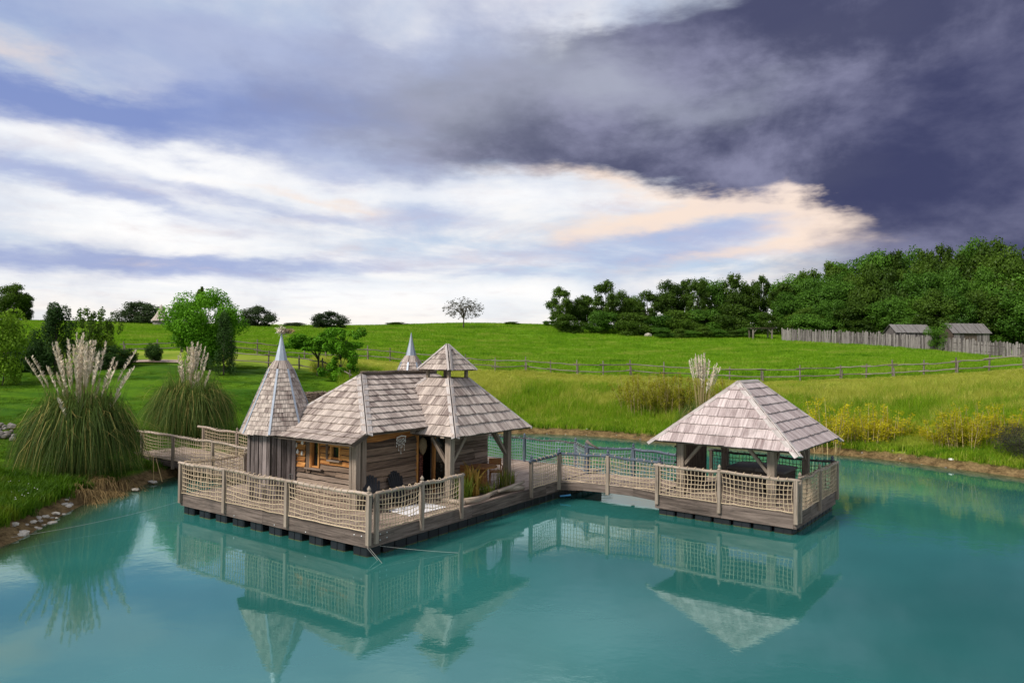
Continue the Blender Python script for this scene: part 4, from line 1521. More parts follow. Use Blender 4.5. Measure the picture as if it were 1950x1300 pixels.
for i in range(330):
    a_ = rnd.random() * 6.28
    rr_ = 0.50 * (0.50 + 0.5 * rnd.random())
    c = sn + Vector((rr_ * math.cos(a_), rr_ * math.sin(a_), rnd.uniform(-.14, .20)))
    d = Vector((-math.sin(a_), math.cos(a_), rnd.uniform(-.25, .3))) * rnd.uniform(.2, .55) + Vector((rnd.uniform(-.1, .1), rnd.uniform(-.1, .1), 0))
    nest.beam(c - d / 2, c + d / 2, 0.026, 0.018)
tag(nest.build('sticks', 'sticks', nt_), kind='stuff')
mb = MB(); mb.tube([A(7.3, 4.1, DZ), sn - UP * .05], .08, 8); mb.build('pole', 'post', nt_)

# ------------------------------------------------------------------ porch gazebo on the right of the cabin
gaz = thing('porch_gazebo', A(2.75, 6.55, DZ), 'square shingled porch roof with open cupola and braced posts', 'gazebo')
GC, GH, GZ = (2.72, 6.66), 2.32, 2.97
TC, TZ = 0.56, 4.87
cor = [A(GC[0] + a * GH, GC[1] + b * GH, GZ) for a, b in ((1, -1), (-1, -1), (-1, 1), (1, 1))]
topc = [A(GC[0] + a * TC, GC[1] + b * TC, TZ) for a, b in ((1, -1), (-1, -1), (-1, 1), (1, 1))]
mb = MB()
for k in range(4):
    j = (k + 1) % 4
    poly = [cor[k], cor[j], topc[j], topc[k]]
    n = fnormal(*poly[:3])
    if n.z < 0: poly.reverse(); n = -n
    mb.prism([p - n * .004 for p in poly], n, 0.05)
groof = mb.build('roof', 'beam', gaz)
bud, rest = [285], MB()
wp2 = (0.17, 0.2, 0.23, 0.26, 0.19)
shingle_face(groof, 'shingle', cor[1], cor[2], topc[2], topc[1], 0.40, wp2, bud, rest, 21)
shingle_face(groof, 'shingle', cor[0], cor[1], topc[1], topc[0], 0.40, wp2, bud, rest, 22)
CH, CZ0, CZ1 = 0.78, 5.21, 6.16
cc = [A(GC[0] + a * CH, GC[1] + b * CH, CZ0) for a, b in ((1, -1), (-1, -1), (-1, 1), (1, 1))]
apex = A(GC[0], GC[1], CZ1)
mb = MB()
for k in range(4):
    poly = [cc[k], cc[(k + 1) % 4], apex]
    n = fnormal(*poly)
    if n.z < 0: poly.reverse(); n = -n
    mb.prism([p - n * .004 for p in poly], n, 0.04)
croof = mb.build('cupola_roof', 'beam', gaz)
shingle_face(croof, 'shingle', cc[1], cc[2], apex, apex, 0.25, (0.15, 0.18, 0.21), bud, rest, 23, 0.014)
shingle_face(croof, 'shingle', cc[0], cc[1], apex, apex, 0.25, (0.15, 0.18, 0.21), bud, rest, 24, 0.014)
shingle_face(groof, 'shingle', cor[2], cor[3], topc[3], topc[2], 0.40, wp2, [0], rest, 25)
shingle_face(groof, 'shingle', cor[3], cor[0], topc[0], topc[3], 0.40, wp2, [0], rest, 26)
tag(rest.build('shingles', 'shingle', groof), kind='stuff')
gn = [fnormal(cor[k], cor[(k + 1) % 4], topc[(k + 1) % 4]) for k in range(4)]
cn = [fnormal(cc[k], cc[(k + 1) % 4], apex) for k in range(4)]
gn = [n if n.z > 0 else -n for n in gn]; cn = [n if n.z > 0 else -n for n in cn]
for k in range(4):
    hip_board(groof, 'hip', cor[k], topc[k], gn[k - 1], gn[k], 0.13, ext=0.05)
    hip_board(croof, 'hip', cc[k], apex, cn[k - 1], cn[k], 0.085, ext=0.04)
for (a, b) in ((1, -1), (-1, -1), (-1, 1), (1, 1)):
    mb = MB(); mb.box(A(GC[0] + a * .52, GC[1] + b * .52, 5.01), UP, E1, E2, 0.54, 0.11, 0.11); mb.build('cupola_post', 'post', gaz)
for k in range(4):
    a_, b_ = ((1, -1), (-1, -1), (-1, 1), (1, 1))[k], ((1, -1), (-1, -1), (-1, 1), (1, 1))[(k + 1) % 4]
    mb = MB(); mb.beam(A(GC[0] + a_[0] * .46, GC[1] + a_[1] * .46, 5.21), A(GC[0] + b_[0] * .46, GC[1] + b_[1] * .46, 5.21), 0.08, 0.08); mb.build('cupola_beam', 'post', gaz)
    mb = MB(); mb.beam(topc[k] + UP * 0.02, topc[(k + 1) % 4] + UP * 0.02, 0.05, 0.06); mb.build('cupola_curb', 'beam', gaz)
PF, PR = (0.95, 4.72), (0.95, 8.22)
for (u, v) in (PF, PR):
    mb = MB(); mb.box(A(u, v, (DZ + 2.95) / 2), UP, E1, E2, 2.95 - DZ, 0.23, 0.23); mb.build('porch_post', 'post', gaz)
def brace(parent, p0, p1, mat='post', w=0.12):
    mb = MB(); mb.beam(p0, p1, w, w * 0.9); mb.build('brace', mat, parent)
brace(gaz, A(.95, 4.85, 2.02), A(.95, 5.55, 2.85)); brace(gaz, A(1.08, 4.72, 2.02), A(1.75, 4.72, 2.85))
brace(gaz, A(.95, 8.09, 2.02), A(.95, 7.4, 2.85)); brace(gaz, A(1.08, 8.22, 2.02), A(1.75, 8.22, 2.85))
mb = MB(); mb.beam(A(.95, 4.3, 3.0), A(.95, 8.8, 3.0), 0.16, 0.16); mb.build('eave_beam', 'post', gaz)
for v in (4.72, 8.22):
    mb = MB(); mb.beam(A(.7, v, 3.02), A(2.44, v, 3.02), 0.14, 0.14); mb.build('eave_beam', 'post', gaz)

# ------------------------------------------------------------------ pavilion
pav = thing('pavilion', B(2.5, 3.0, DZ), 'open pavilion with pinkish hipped shingle roof on four posts', 'pavilion')
PZ, PRZ = 2.7, 4.88
pc = [B(5.03, -.10, PZ), B(-.05, -.10, PZ), B(-.05, 5.55, PZ), B(5.03, 5.55, PZ)]
pr0, pr1 = B(2.5, 1.75, PRZ), B(2.5, 3.75, PRZ)
mb = MB()
faces = [(pc[0], pc[1], pr0, pr0), (pc[1], pc[2], pr1, pr0), (pc[2], pc[3], pr1, pr1), (pc[3], pc[0], pr0, pr1)]
for (a, b, c, d) in faces:
    poly = [a, b, c] if (c - d).length < 1e-5 else [a, b, c, d]
    n = fnormal(*poly[:3])
    if n.z < 0: poly.reverse(); n = -n
    mb.prism([p - n * .004 for p in poly], n, 0.05)
proof = mb.build('roof', 'beam', pav)
bud, rest = [290], MB()
wp3 = (0.22, 0.26, 0.3, 0.34, 0.24)
shingle_face(proof, 'shingle_p', *faces[0], 0.42, wp3, bud, rest, 31)
shingle_face(proof, 'shingle_p', *faces[1], 0.42, wp3, bud, rest, 32)
shingle_face(proof, 'shingle_p', *faces[2], 0.42, wp3, [0], rest, 33)
shingle_face(proof, 'shingle_p', *faces[3], 0.42, wp3, [0], rest, 34)
tag(rest.build('shingles', 'shingle_p', proof), kind='stuff')
pn = []
for (a, b, c, d) in faces:
    n = fnormal(a, b, c); pn.append(n if n.z > 0 else -n)
hip_board(proof, 'hip', pc[1], pr0, pn[0], pn[1], 0.16, ext=0.22)
hip_board(proof, 'hip', pc[0], pr0, pn[3], pn[0], 0.12, ext=0.22)
hip_board(proof, 'hip', pc[2], pr1, pn[1], pn[2], 0.12, ext=0.22)
hip_board(proof, 'hip', pc[3], pr1, pn[2], pn[3], 0.12, ext=0.1)
hip_board(proof, 'hip', pr1 - Vector((0, 0, 0)), pr0, pn[1], pn[3], 0.13, ext=0.05)
PP = [(0.95, 0.72), (4.25, 0.72), (0.95, 4.9), (4.25, 5.1)]
for i, (u, v) in enumerate(PP):
    mb = MB(); mb.box(B(u, v, (DZ + 2.85) / 2), UP, B1, B2, 2.85 - DZ, 0.25, 0.25); mb.build('pavilion_post', 'post', pav)
for (u0, v0, u1, v1) in ((.95, .72, 4.25, .72), (.95, .72, .95, 4.9), (4.25, .72, 4.25, 5.1), (.95, 5.0, 4.25, 5.0)):
    mb = MB(); mb.beam(B(u0, v0, 2.82), B(u1, v1, 2.82), 0.16, 0.18); mb.build('eave_beam', 'post', pav)
brace(pav, B(1.08, .72, 1.85), B(1.85, .72, 2.72)); brace(pav, B(4.12, .72, 1.85), B(3.4, .72, 2.72))
brace(pav, B(.95, .86, 1.85), B(.95, 1.6, 2.72)); brace(pav, B(.95, 4.76, 1.85), B(.95, 4.0, 2.72)); brace(pav, B(4.25, 4.96, 1.85), B(4.25, 4.2, 2.72))

# reed screen on the left side of the pavilion
scr = thing('reed_screen', B(4.62, 3.0, DZ), 'dark upright reed screen closing the left side of the pavilion', 'screen')
mb = MB()
v = 1.05
while v < 3.95:
    w = rnd.uniform(.03, .05)
    mb.tube([B(4.6 + rnd.uniform(-.015, .015), v, DZ + .01), B(4.6 + rnd.uniform(-.015, .015), v, 2.68)], w / 2, 5)
    v += w * 0.95
tag(mb.build('reeds', 'fascia', scr), kind='stuff')
for z in (1.1, 1.8, 2.4):
    mb = MB(); mb.beam(B(4.66, 1.0, z), B(4.66, 4.0, z), 0.03, 0.06); mb.build('batten', 'beam', scr)

# hot tub with folding cover
tub = thing('hot_tub', B(2.38, 4.1, DZ), 'square hot tub under a folded brown grey cover in the pavilion', 'hot tub')
tu0, tu1, tv0, tv1 = 1.28, 3.5, 3.2, 5.0
mb = MB(); mb.box(B((tu0 + tu1) / 2, (tv0 + tv1) / 2, DZ + .37), B1, B2, UP, tu1 - tu0 - .12, tv1 - tv0 - .12, .72); tb = mb.build('cabinet', 'beam', tub)
for k in range(13):
    mb = MB(); mb.box(B(tu0 + .12 + k * .165, tv0 + .05, DZ + .36), UP, B1, B2, .66, .155, .02); mb.build('slat', 'fascia', tb)
for (a, b) in ((tu0, 2.38), (2.40, tu1)):
    mb = MB()
    c0, c1 = B(a, tv0, 1.42), B(b, tv0, 1.42)
    n_ = [(a, tv0, 1.44), (b, tv0, 1.44), (b, tv1, 1.44), (a, tv1, 1.44)]
    hi = [1.52 if abs(x - 2.39) > .2 else 1.57 for x, _, _ in n_]
    V = [B(x, y, z) for x, y, z in n_] + [B(x, y, h) for (x, y, z), h in zip(n_, hi)]
    mb.raw(V, [(0, 1, 2, 3), (4, 7, 6, 5), (0, 4, 5, 1), (1, 5, 6, 2), (2, 6, 7, 3), (3, 7, 4, 0)], None, .5)
    mb.build('cover_half', 'lid', tub)
st = thing('tub_step', B(2.7, 2.6, DZ), 'low wooden step in front of the hot tub', 'step')
for k, (v0, z) in enumerate(((2.25, .20), (2.65, .40))):
    mb = MB(); mb.box(B(2.6, v0 + .2, DZ + z - .02), B1, B2, UP, 1.5, .38, .04); mb.build('tread', 'deck', st)
    mb = MB(); mb.box(B(2.6, v0 + .03, DZ + z / 2 - .02), B1, UP, B2, 1.44, z - .05, .03); mb.build('riser', 'deck', st)
stl = thing('side_bench', B(1.0, 2.4, DZ), 'plain wooden bench beside the right pavilion post', 'bench')
mb = MB(); mb.box(B(.62, 2.6, DZ + .42), B2, B1, UP, 1.6, .42, .05); mb.build('seat', 'deck', stl)
for v in (1.95, 3.25):
    mb = MB(); mb.box(B(.62, v, DZ + .2), UP, B1, B2, .40, .38, .06); mb.build('leg', 'deck', stl)
ORD = ['first', 'second', 'third', 'fourth', 'fifth', 'sixth', 'seventh', 'eighth', 'ninth', 'tenth', 'eleventh', 'twelfth', 'thirteenth', 'fourteenth', 'fifteenth', 'sixteenth',
       'seventeenth', 'eighteenth', 'nineteenth', 'twentieth']
# ------------------------------------------------------------------ furniture on the cabin deck
def local(o, ang):
    c, s = math.cos(ang), math.sin(ang)
    return lambda x, y, z: Vector((o.x + c * x - s * y, o.y + s * x + c * y, o.z + z))


def armchair(O, face, label, group):
    """fan-backed slatted armchair; local +y is the way it faces"""
    t = thing('slatted_armchair', O, label, 'armchair', group)
    f = Vector(face).normalized()
    ang = math.atan2(f.y, f.x) - math.pi / 2
    P = local(O, ang)
    ex, ey = P(1, 0, 0) - O, P(0, 1, 0) - O
    for k in range(5):
        mb = MB()
        mb.beam(P(-.26, .28 - k * .12, .36 - k * .035), P(.26, .28 - k * .12, .36 - k * .035), 0.10, 0.022)
        mb.build('seat_slat', 'black', t)
    for k in range(7):
        x = (k - 3) * 0.085
        L = 0.86 - 0.022 * (k - 3) ** 2
        mb = MB()
        p0, p1 = P(x * 0.78, -.27, .22), P(x * 1.12, -.27 - .30 * L / .8, .22 + L)
        d = (p1 - p0).normalized()
        mb.box((p0 + p1) / 2, d, ex, d.cross(ex), (p1 - p0).length, 0.078, 0.02)
        mb.build('back_slat', 'black', t)
    for s in (-1, 1):
        mb = MB(); mb.beam(P(s * .32, .38, .56), P(s * .32, -.34, .56), 0.12, 0.025); mb.build('armrest', 'black', t)
        mb = MB(); mb.beam(P(s * .29, .32, 0), P(s * .29, .32, .55), 0.09, 0.03, ex); mb.build('leg', 'black', t)
        mb = MB(); mb.beam(P(s * .27, .34, .33), P(s * .27, -.55, .03), 0.03, 0.11); mb.build('leg', 'black', t)
    mb = MB(); mb.beam(P(-.32, -.36, .54), P(.32, -.36, .54), 0.05, 0.03); mb.build('crossbar', 'black', t)
    return t


GA = 'black armchairs on the deck'
armchair(A(1.80, 2.05, DZ), -E1 * .8 - E2 * .35, 'black slatted armchair nearer the corner post of the cabin', GA)
armchair(A(1.78, 3.35, DZ), -E1 - E2 * .12, 'black fan backed armchair beside the cabin doorway', GA)

tb = thing('round_table', A(1.75, 7.75, DZ), 'round orange wooden table on a thick log pedestal', 'table')
mb = MB(); mb.lathe(A(1.75, 7.75, DZ), [(0.52, .72), (0.55, .73), (0.55, .77), (0.53, .785)], 24); mb.build('tabletop', 'teak', tb)
mb = MB(); mb.lathe(A(1.75, 7.75, DZ), [(0.21, 0), (0.19, .1), (0.15, .35), (0.15, .6), (0.20, .72)], 12); mb.build('pedestal', 'teak', tb)


def chair(O, face, label, group):
    t = thing('wooden_chair', O, label, 'chair', group)
    f = Vector(face).normalized()
    ang = math.atan2(f.y, f.x) - math.pi / 2
    P = local(O, ang)
    ex = P(1, 0, 0) - O
    mb = MB()
    mb.box(P(0, 0, .45), ex, P(0, 1, 0) - O, UP, .48, .46, .05); mb.build('seat', 'teak', t)
    mb = MB()
    for k in range(4):
        a = -.21 + k * .14
        p0, p1 = P(a - .07, -.23 - .03 * (1 - abs(a) * 3), .68), P(a + .07, -.23 - .03 * (1 - abs(a) * 3), .68)
    mb.box(P(0, -.26, .80), ex, UP, P(0, 1, 0) - O, .50, .26, .035); mb.build('backrest', 'teak', t)
    for sx in (-1, 1):
        for sy in (-1, 1):
            mb = MB(); mb.tube([P(sx * .21, sy * .20, .44), P(sx * .235, sy * .24, 0)], [.026, .017], 6); mb.build('leg', 'teak', t)
        mb = MB(); mb.tube([P(sx * .23, .16, .44), P(sx * .26, .17, .64), P(sx * .265, .05, .665), P(sx * .25, -.24, .68)], .02, 6); mb.build('armrest', 'teak', t)
        mb = MB(); mb.tube([P(sx * .21, -.22, .44), P(sx * .23, -.27, .93)], [.025, .018], 6); mb.build('back_post', 'teak', t)
    return t


GCH = 'orange chairs at the porch table'
chair(A(1.72, 6.85, DZ), E2, 'orange wooden chair on the left of the table, half hidden by planter leaves', GCH)
chair(A(1.78, 8.62, DZ), -E2 * .75 - E1 * .65, 'orange wooden armchair on the right of the table by the porch post', GCH)

rg = MB()
rg.prism([A(.42, 2.15, DZ + .035), A(1.5, 2.3, DZ + .035), A(1.42, 3.95, DZ + .035), A(.34, 3.85, DZ + .035)][::-1], UP, .02, E2)
tag(rg.build('rug', 'rug', origin=A(.9, 3, DZ + .02)), 'white woven rug lying on the deck behind the corner railing', 'rug')

# hollowed log planter along the deck edge
pl = thing('log_planter', A(.45, 6.1, DZ), 'hollowed log pond planter along the open deck edge', 'planter')
mb = MB()
edge = [(0.18, 4.55), (0.12, 5.2), (0.20, 5.9), (0.30, 6.4), (0.24, 7.0), (0.12, 7.6), (0.10, 8.05)]
mb.tube([A(u, v, DZ + .10 + .05 * math.sin(v * 2)) for u, v in edge], [.11, .13, .10, .07, .09, .12, .10], 8)
mb.build('log_edge', 'log', pl, smooth=True)
mb = MB()
mb.tube([A(u + .95 - .2 * math.sin(v), v, DZ + .08) for u, v in edge], [.08] * 7, 8)
mb.tube([A(.1, 4.5, DZ + .08), A(1.0, 4.45, DZ + .08)], .09, 8)
mb.tube([A(.1, 8.1, DZ + .09), A(1.0, 8.1, DZ + .09)], .09, 8)
mb.build('log_edge', 'log', pl, smooth=True)
mb = MB(); mb.tube([A(.16, 6.55, DZ + .16), A(.10, 7.4, DZ + .24), A(.10, 8.1, DZ + .30)], [.05, .07, .06], 7); mb.build('log_edge', 'log', pl, smooth=True)
mb = MB(); mb.box(A(.6, 6.3, DZ + .045), E2, E1, UP, 3.6, .95, .06); mb.build('soil', 'soil', pl)

# wind chime, bead strip, ornaments
ch = thing('shell_wind_chime', A(2.36, 3.72, 2.62), 'pale shell wind chime hanging on the plank wall above the armchairs', 'wind chime')
mb = MB(); mb.tube([A(2.30, 3.5, 2.92), A(2.30, 3.72, 2.96), A(2.30, 3.95, 2.93)], .018, 5); mb.build('driftwood_bar', 'white', ch)
for k in range(9):
    v = 3.5 + k * .055
    L = (.34, .22, .47, .30, .60, .38, .26, .50, .20)[k]
    mb = MB()
    mb.tube([A(2.31, v, 2.93), A(2.31, v, 2.93 - L)], .004, 3)
    for j in range(3):
        c = A(2.31, v, 2.93 - L * (j + 1 - rnd.uniform(0, .35)) / 3)
        mb.lathe(c - UP * .03, [(.003, 0), (.014, .02), (.010, .045), (.002, .06)], 6)
    mb.build('shell_string', 'white', ch)
bs = thing('bead_strip', A(2.28, 4.76, 1.7), 'red brown bead strip under a hanging fishing net at the doorway', 'bead curtain')
for s_ in range(4):
    mb = MB()
    for k in range(22):
        mb.lathe(A(2.30 + .015 * (k % 2), 4.70 + s_ * .045, 0.80 + k * .065), [(.006, 0), (.026, .02), (.026, .035), (.006, .055)], 6, tint=rnd.random())
    mb.build('bead_string', 'bead_red', bs)
mb = MB()
mb.lathe(A(2.26, 4.80, 2.18), [(.02, 0), (.10, .12), (.155, .32), (.13, .52), (.03, .64)], 10)
mb.build('fishing_net', 'netball', bs, smooth=True)
orn = thing('shell_ornament', A(5.3, 1.78, 2.3), 'white shell ornaments pinned on the orange wall beside the turret', 'ornament')
for (u, z, r_) in ((5.35, 2.28, .05), (5.12, 2.24, .045), (5.1, 2.62, .05), (5.42, 2.5, .03)):
    mb = MB(); mb.lathe(A(u, 1.77, z), [(.01, 0), (r_, .04), (r_ * .9, .1), (.01, .17)], 7); mb.build('shell', 'white', orn)
ring = MB()
c_ = A(3.3, -.13, RZ + .14)
ring.tube([c_ + E1 * (.09 * math.cos(a)) + UP * (.09 * math.sin(a)) for a in [k * 6.2832 / 12 for k in range(13)]], .014, 5)
ring.beam(c_ - UP * .14, c_ - UP * .08, .03, .03)
tag(ring.build('rope_ring', 'ropedark', origin=c_), 'small dark rope ring standing on the front railing', 'rope ring')


# mooring lines and stakes
def line(label, p0, p1, r=0.009, sag=0.0, mat='twine', name='mooring_line', group='thin mooring lines'):
    mb = MB(); mb.tube(log_path(p0, p1, 0, 8, sag, 1), r, 4)
    return tag(mb.build(name, mat, origin=Vector(p0)), label, 'rope', group)


bp = ground_at(30, 21.2)
line('long thin mooring line from the left bank to the large deck', bp + UP * .25, A(UA + .1, 0.0, .42), .005, .10)
line('taut mooring line running down from the near deck corner into the water', A(-.1, -.08, .32), at_z(731, 1076, -.05), .007)
line('second short line beside it at the near deck corner', A(-.05, -.12, .32), at_z(722, 1070, -.05), .006)
line('thin line trailing from the deck corner along the right hand floats', A(-.14, .3, .30), at_z(872, 1052, 0.004), .005, .02)
line('short line at the near corner of the pavilion deck', B(.05, -.1, .30), at_z(1472, 1010, -.03), .006)
mb = MB(); pp = A(-.25, 10.25, .16); mb.tube([pp, pp + E2 * .25 - E1 * .35 + UP * .05], .035, 6)
tag(mb.build('blue_pipe', 'pipe', origin=pp), 'short blue pipe end under the footbridge corner', 'pipe')
for (a, b, lb) in (((292, 868), (293, 918), 'upright thin pale stake under the left gangway'), ((297, 872), (309, 908), 'slanting thin pale stake under the left gangway')):
    p1 = at_d(b[0], b[1], 31.0); p0 = at_d(a[0], a[1], 31.0)
    mb = MB(); mb.tube([p0, p1 - UP * .2], .018, 5)
    tag(mb.build('stake', 'straw', origin=p1), lb, 'stake')


# ------------------------------------------------------------------ plants
def blades(P0, P1, P2, P3, w, K=5, twist=None):
    """N cubic blades as tapered quad strips: control points (N,3), widths (N,)"""
    N = len(P0)
    t = np.linspace(0, 1, K)[None, :, None]
    P = ((1 - t) ** 3) * P0[:, None] + 3 * ((1 - t) ** 2) * t * P1[:, None] + 3 * (1 - t) * t ** 2 * P2[:, None] + t ** 3 * P3[:, None]
    d = P3 - P0
    az = np.arctan2(d[:, 1], d[:, 0]) + (rng.uniform(-1.2, 1.2, N) if twist is None else twist)
    s = np.stack([-np.sin(az), np.cos(az), np.zeros(N)], 1)
    tp = np.array([1.0] * (K - 2) + [0.7, 0.08]) if K > 2 else np.array([1, .1])
    W = s[:, None, :] * (w[:, None, None] / 2) * tp[None, :, None]
    V = np.stack([P - W, P + W], 2).reshape(-1, 3)
    base = (np.arange(N) * K * 2)[:, None]
    i = np.arange(K - 1)[None, :] * 2
    q = np.stack([base + i, base + i + 1, base + i + 3, base + i + 2], -1).reshape(-1, 4)
    return V, q, K * 2


def blade_mesh(name, mat, P0, P1, P2, P3, w, K, tint, twist=None):
    V, q, n = blades(P0, P1, P2, P3, w, K, twist)
    return np_mesh(name, V, q, mat, np.repeat(tint, n))


def grass_clump(name, mat, n, foot, h0, h1, w, lean=0.35, K=4, seeds=0):
    a = rng.uniform(0, 2 * np.pi, n)
    r = foot * np.sqrt(rng.random(n))
    P0 = np.stack([r * np.cos(a), r * np.sin(a), np.full(n, -0.05)], 1)
    h = rng.uniform(h0, h1, n)
    b = rng.uniform(0, 2 * np.pi, n)
    L = lean * h * rng.random(n)
    D = np.stack([np.cos(b) * L, np.sin(b) * L, np.zeros(n)], 1)
    Z = np.stack([np.zeros(n), np.zeros(n), h], 1)
    tint = rng.random(n)
    return blade_mesh(name, mat, P0, P0 + Z * .4, P0 + Z * .8 + D * .4, P0 + Z * .97 + D, rng.uniform(.6, 1.2, n) * w, K, tint)


def scatter(name, pts, scl, protos, label=None, kind='stuff'):
    """one object: clumps instanced on a cloud of points"""
    me = bpy.data.meshes.new(name)
    me.vertices.add(len(pts))
    me.vertices.foreach_set('co', np.asarray(pts, np.float32).ravel())
    n = len(pts)
    a = me.attributes.new('scl', 'FLOAT_VECTOR', 'POINT')
    a.data.foreach_set('vector', np.asarray(scl, np.float32).ravel())
    a = me.attributes.new('rot', 'FLOAT_VECTOR', 'POINT')
    rot = np.zeros((n, 3), np.float32)
    rot[:, 2] = rng.uniform(0, 6.283, n)
    a.data.foreach_set('vector', rot.ravel())
    a = me.attributes.new('pick', 'INT', 'POINT')
    a.data.foreach_set('value', rng.integers(0, len(protos), n).astype(np.int32))
    o = link(name, me)
    tree = bpy.data.node_groups.new(name, 'GeometryNodeTree')
    tree.interface.new_socket('Geometry', in_out='INPUT', socket_type='NodeSocketGeometry')
    tree.interface.new_socket('Geometry', in_out='OUTPUT', socket_type='NodeSocketGeometry')
    gi = tree.nodes.new('NodeGroupInput'); go = tree.nodes.new('NodeGroupOutput')
    ip = tree.nodes.new('GeometryNodeInstanceOnPoints')
    jn = tree.nodes.new('GeometryNodeJoinGeometry')
    for pm in protos:
        po = bpy.data.objects.new(pm.name, pm)
        oi = tree.nodes.new('GeometryNodeObjectInfo')
        oi.inputs['Object'].default_value = po
        oi.inputs['As Instance'].default_value = True
        tree.links.new(oi.outputs['Geometry'], jn.inputs[0])
    def na(nm, typ):
        x = tree.nodes.new('GeometryNodeInputNamedAttribute'); x.data_type = typ; x.inputs[0].default_value = nm
        return x.outputs[0]
    tree.links.new(gi.outputs[0], ip.inputs['Points'])
    tree.links.new(jn.outputs[0], ip.inputs['Instance'])
    ip.inputs['Pick Instance'].default_value = True
    tree.links.new(na('pick', 'INT'), ip.inputs['Instance Index'])
    tree.links.new(na('rot', 'FLOAT_VECTOR'), ip.inputs['Rotation'])
    tree.links.new(na('scl', 'FLOAT_VECTOR'), ip.inputs['Scale'])
    tree.links.new(ip.outputs[0], go.inputs[0])
    md = o.modifiers.new('scatter', 'NODES')
    md.node_group = tree
    return tag(o, label, None, None, kind)


def polar_points(n, px0, px1, d0, d1, power=1.0):
    """points spread evenly over ground area in a view sector"""
    t0, t1 = (px0 - 975) / F, (px1 - 975) / F
    y = np.sqrt(rng.uniform(d0 ** 2, d1 ** 2, n))
    x = y * rng.uniform(t0, t1, n)
    return x, y


def pampas(name, loc, rad, hgt, n, nplumes, plume_h, label, group, seed, spread=0.32, green=1.0):
    global rng
    rng = np.random.default_rng(seed)
    t = thing(name, loc, label, 'pampas grass', group)
    a = rng.uniform(0, 2 * np.pi, n)
    r0 = rad * 0.40 * np.sqrt(rng.random(n))
    P0 = np.stack([r0 * np.cos(a), r0 * np.sin(a), np.full(n, -0.1)], 1)
    b = a + rng.normal(0, .5, n)
    o = np.stack([np.cos(b), np.sin(b), np.zeros(n)], 1)
    out = rad * (0.22 + 0.66 * np.sqrt(rng.random(n)))
    k = out / rad
    zp = hgt * rng.uniform(.70, 1.10, n) * (1.12 - 0.30 * k)
    end = zp * (1.0 - 1.15 * np.clip(k - 0.1, 0, 1)) * rng.uniform(.3, 1.0, n)
    Zv = lambda z: np.stack([np.zeros(n), np.zeros(n), z], 1)
    P1 = P0 + o * (out * .04)[:, None] + Zv(zp * .95)
    P2 = P0 + o * (out * .62)[:, None] + Zv(zp * 1.42)
    P3 = P0 + o * out[:, None] + Zv(np.maximum(end - .1, -.05))
    tint = np.clip(rng.random(n) * 0.75 + (zp / hgt - .6) * .35, 0, 0.84)
    old = rng.random(n) < 0.09
    tint[old] = 0.99
    P2 += rng.normal(0, .10 * rad, (n, 3)) * [1, 1, .6]
    P3 += rng.normal(0, .12 * rad, (n, 3)) * [1, 1, .5]
    # a broken, tangled straw zone half way up
    tg_ = rng.random(n) < .13
    m_ = int(tg_.sum())
    q_ = rng.normal(0, .30 * rad, (m_, 3)) * [1, 1, .55] + [0, 0, hgt * .72]
    P0[tg_] = q_ * [.8, .8, .9]
    P1[tg_] = q_ + rng.normal(0, .14 * rad, (m_, 3)) + [0, 0, .2]
    P2[tg_] = q_ * [1.35, 1.35, 1.0] + rng.normal(0, .16 * rad, (m_, 3))
    P3[tg_] = q_ * [1.75, 1.75, .8] + rng.normal(0, .2 * rad, (m_, 3)) * [1, 1, .7]
    tint[tg_] = np.where(rng.random(m_) < .6, .99, .8)
    # thin upright shoots through the crown
    us = (~tg_) & (rng.random(n) < .10)
    m_ = int(us.sum())
    e_ = P0[us] * [1.9, 1.9, 1] + rng.normal(0, .10 * rad, (m_, 3)) * [1, 1, 0]
    hh_ = hgt * rng.uniform(.9, 1.45, m_)
    for arr, f_ in ((P1, .4), (P2, .75), (P3, 1.0)):
        arr[us] = P0[us] + (e_ - P0[us]) * f_ + np.stack([np.zeros(m_), np.zeros(m_), hh_ * f_], 1)
    tint[us] = rng.uniform(.5, .84, m_)
    wid = rng.uniform(.010, .020, n) * (rad / 1.6)
    wid[us | tg_] *= .6
    me = blade_mesh('blades', 'pampas', P0, P1, P2, P3, wid, 7, tint)
    fo = link('foliage', me, t)
    tag(fo, kind='stuff')
    r = random.Random(seed)
    for i in range(nplumes):
        an, q = r.random() * 6.283, abs(r.gauss(0, .5))
        q = min(q, 1.3)
        base = Vector((math.cos(an), math.sin(an), 0)) * (rad * spread * .5 * q)
        lean = Vector((math.cos(an), math.sin(an), 0)) * (rad * spread * q * r.uniform(.8, 1.6))
        hh = plume_h * (r.uniform(.84, 1.0) if r.random() < .7 else r.uniform(.55, .85)) * (1 - .10 * q)
        pts = [base + lean * (s * s) + UP * hh * s for s in (0, .3, .6, .8)]
        mb = MB(); mb.tube(pts, [.016, .014, .011, .008], 4, tint=r.random())
        # feathery plume: many fine strips round the stem end
        st = mb.build('stem', 'stem', t, origin=Vector((0, 0, 0)))
        m_ = 80
        rg = np.random.default_rng(seed * 100 + i)
        s = rg.uniform(.74, 1.0, m_)
        c = np.array([list(base + lean * (x * x) + UP * hh * x) for x in s])
        a2 = rg.uniform(0, 6.283, m_)
        fat = 0.085 * np.sin(np.clip((s - .74) / .27, 0, 1) * np.pi) ** .7 + 0.012
        oo = np.stack([np.cos(a2) * fat, np.sin(a2) * fat, np.full(m_, .13)], 1)
        V, qd, nn = blades(c, c + oo * .3, c + oo * .7 - [0, 0, 0.0], c + oo * 1.25 - np.array([0, 0, .03]), np.full(m_, .035), 4)
        pm = np_mesh('plume', V, qd, 'plume', np.repeat(rg.random(m_), nn))
        link('plume', pm, t)
    return t


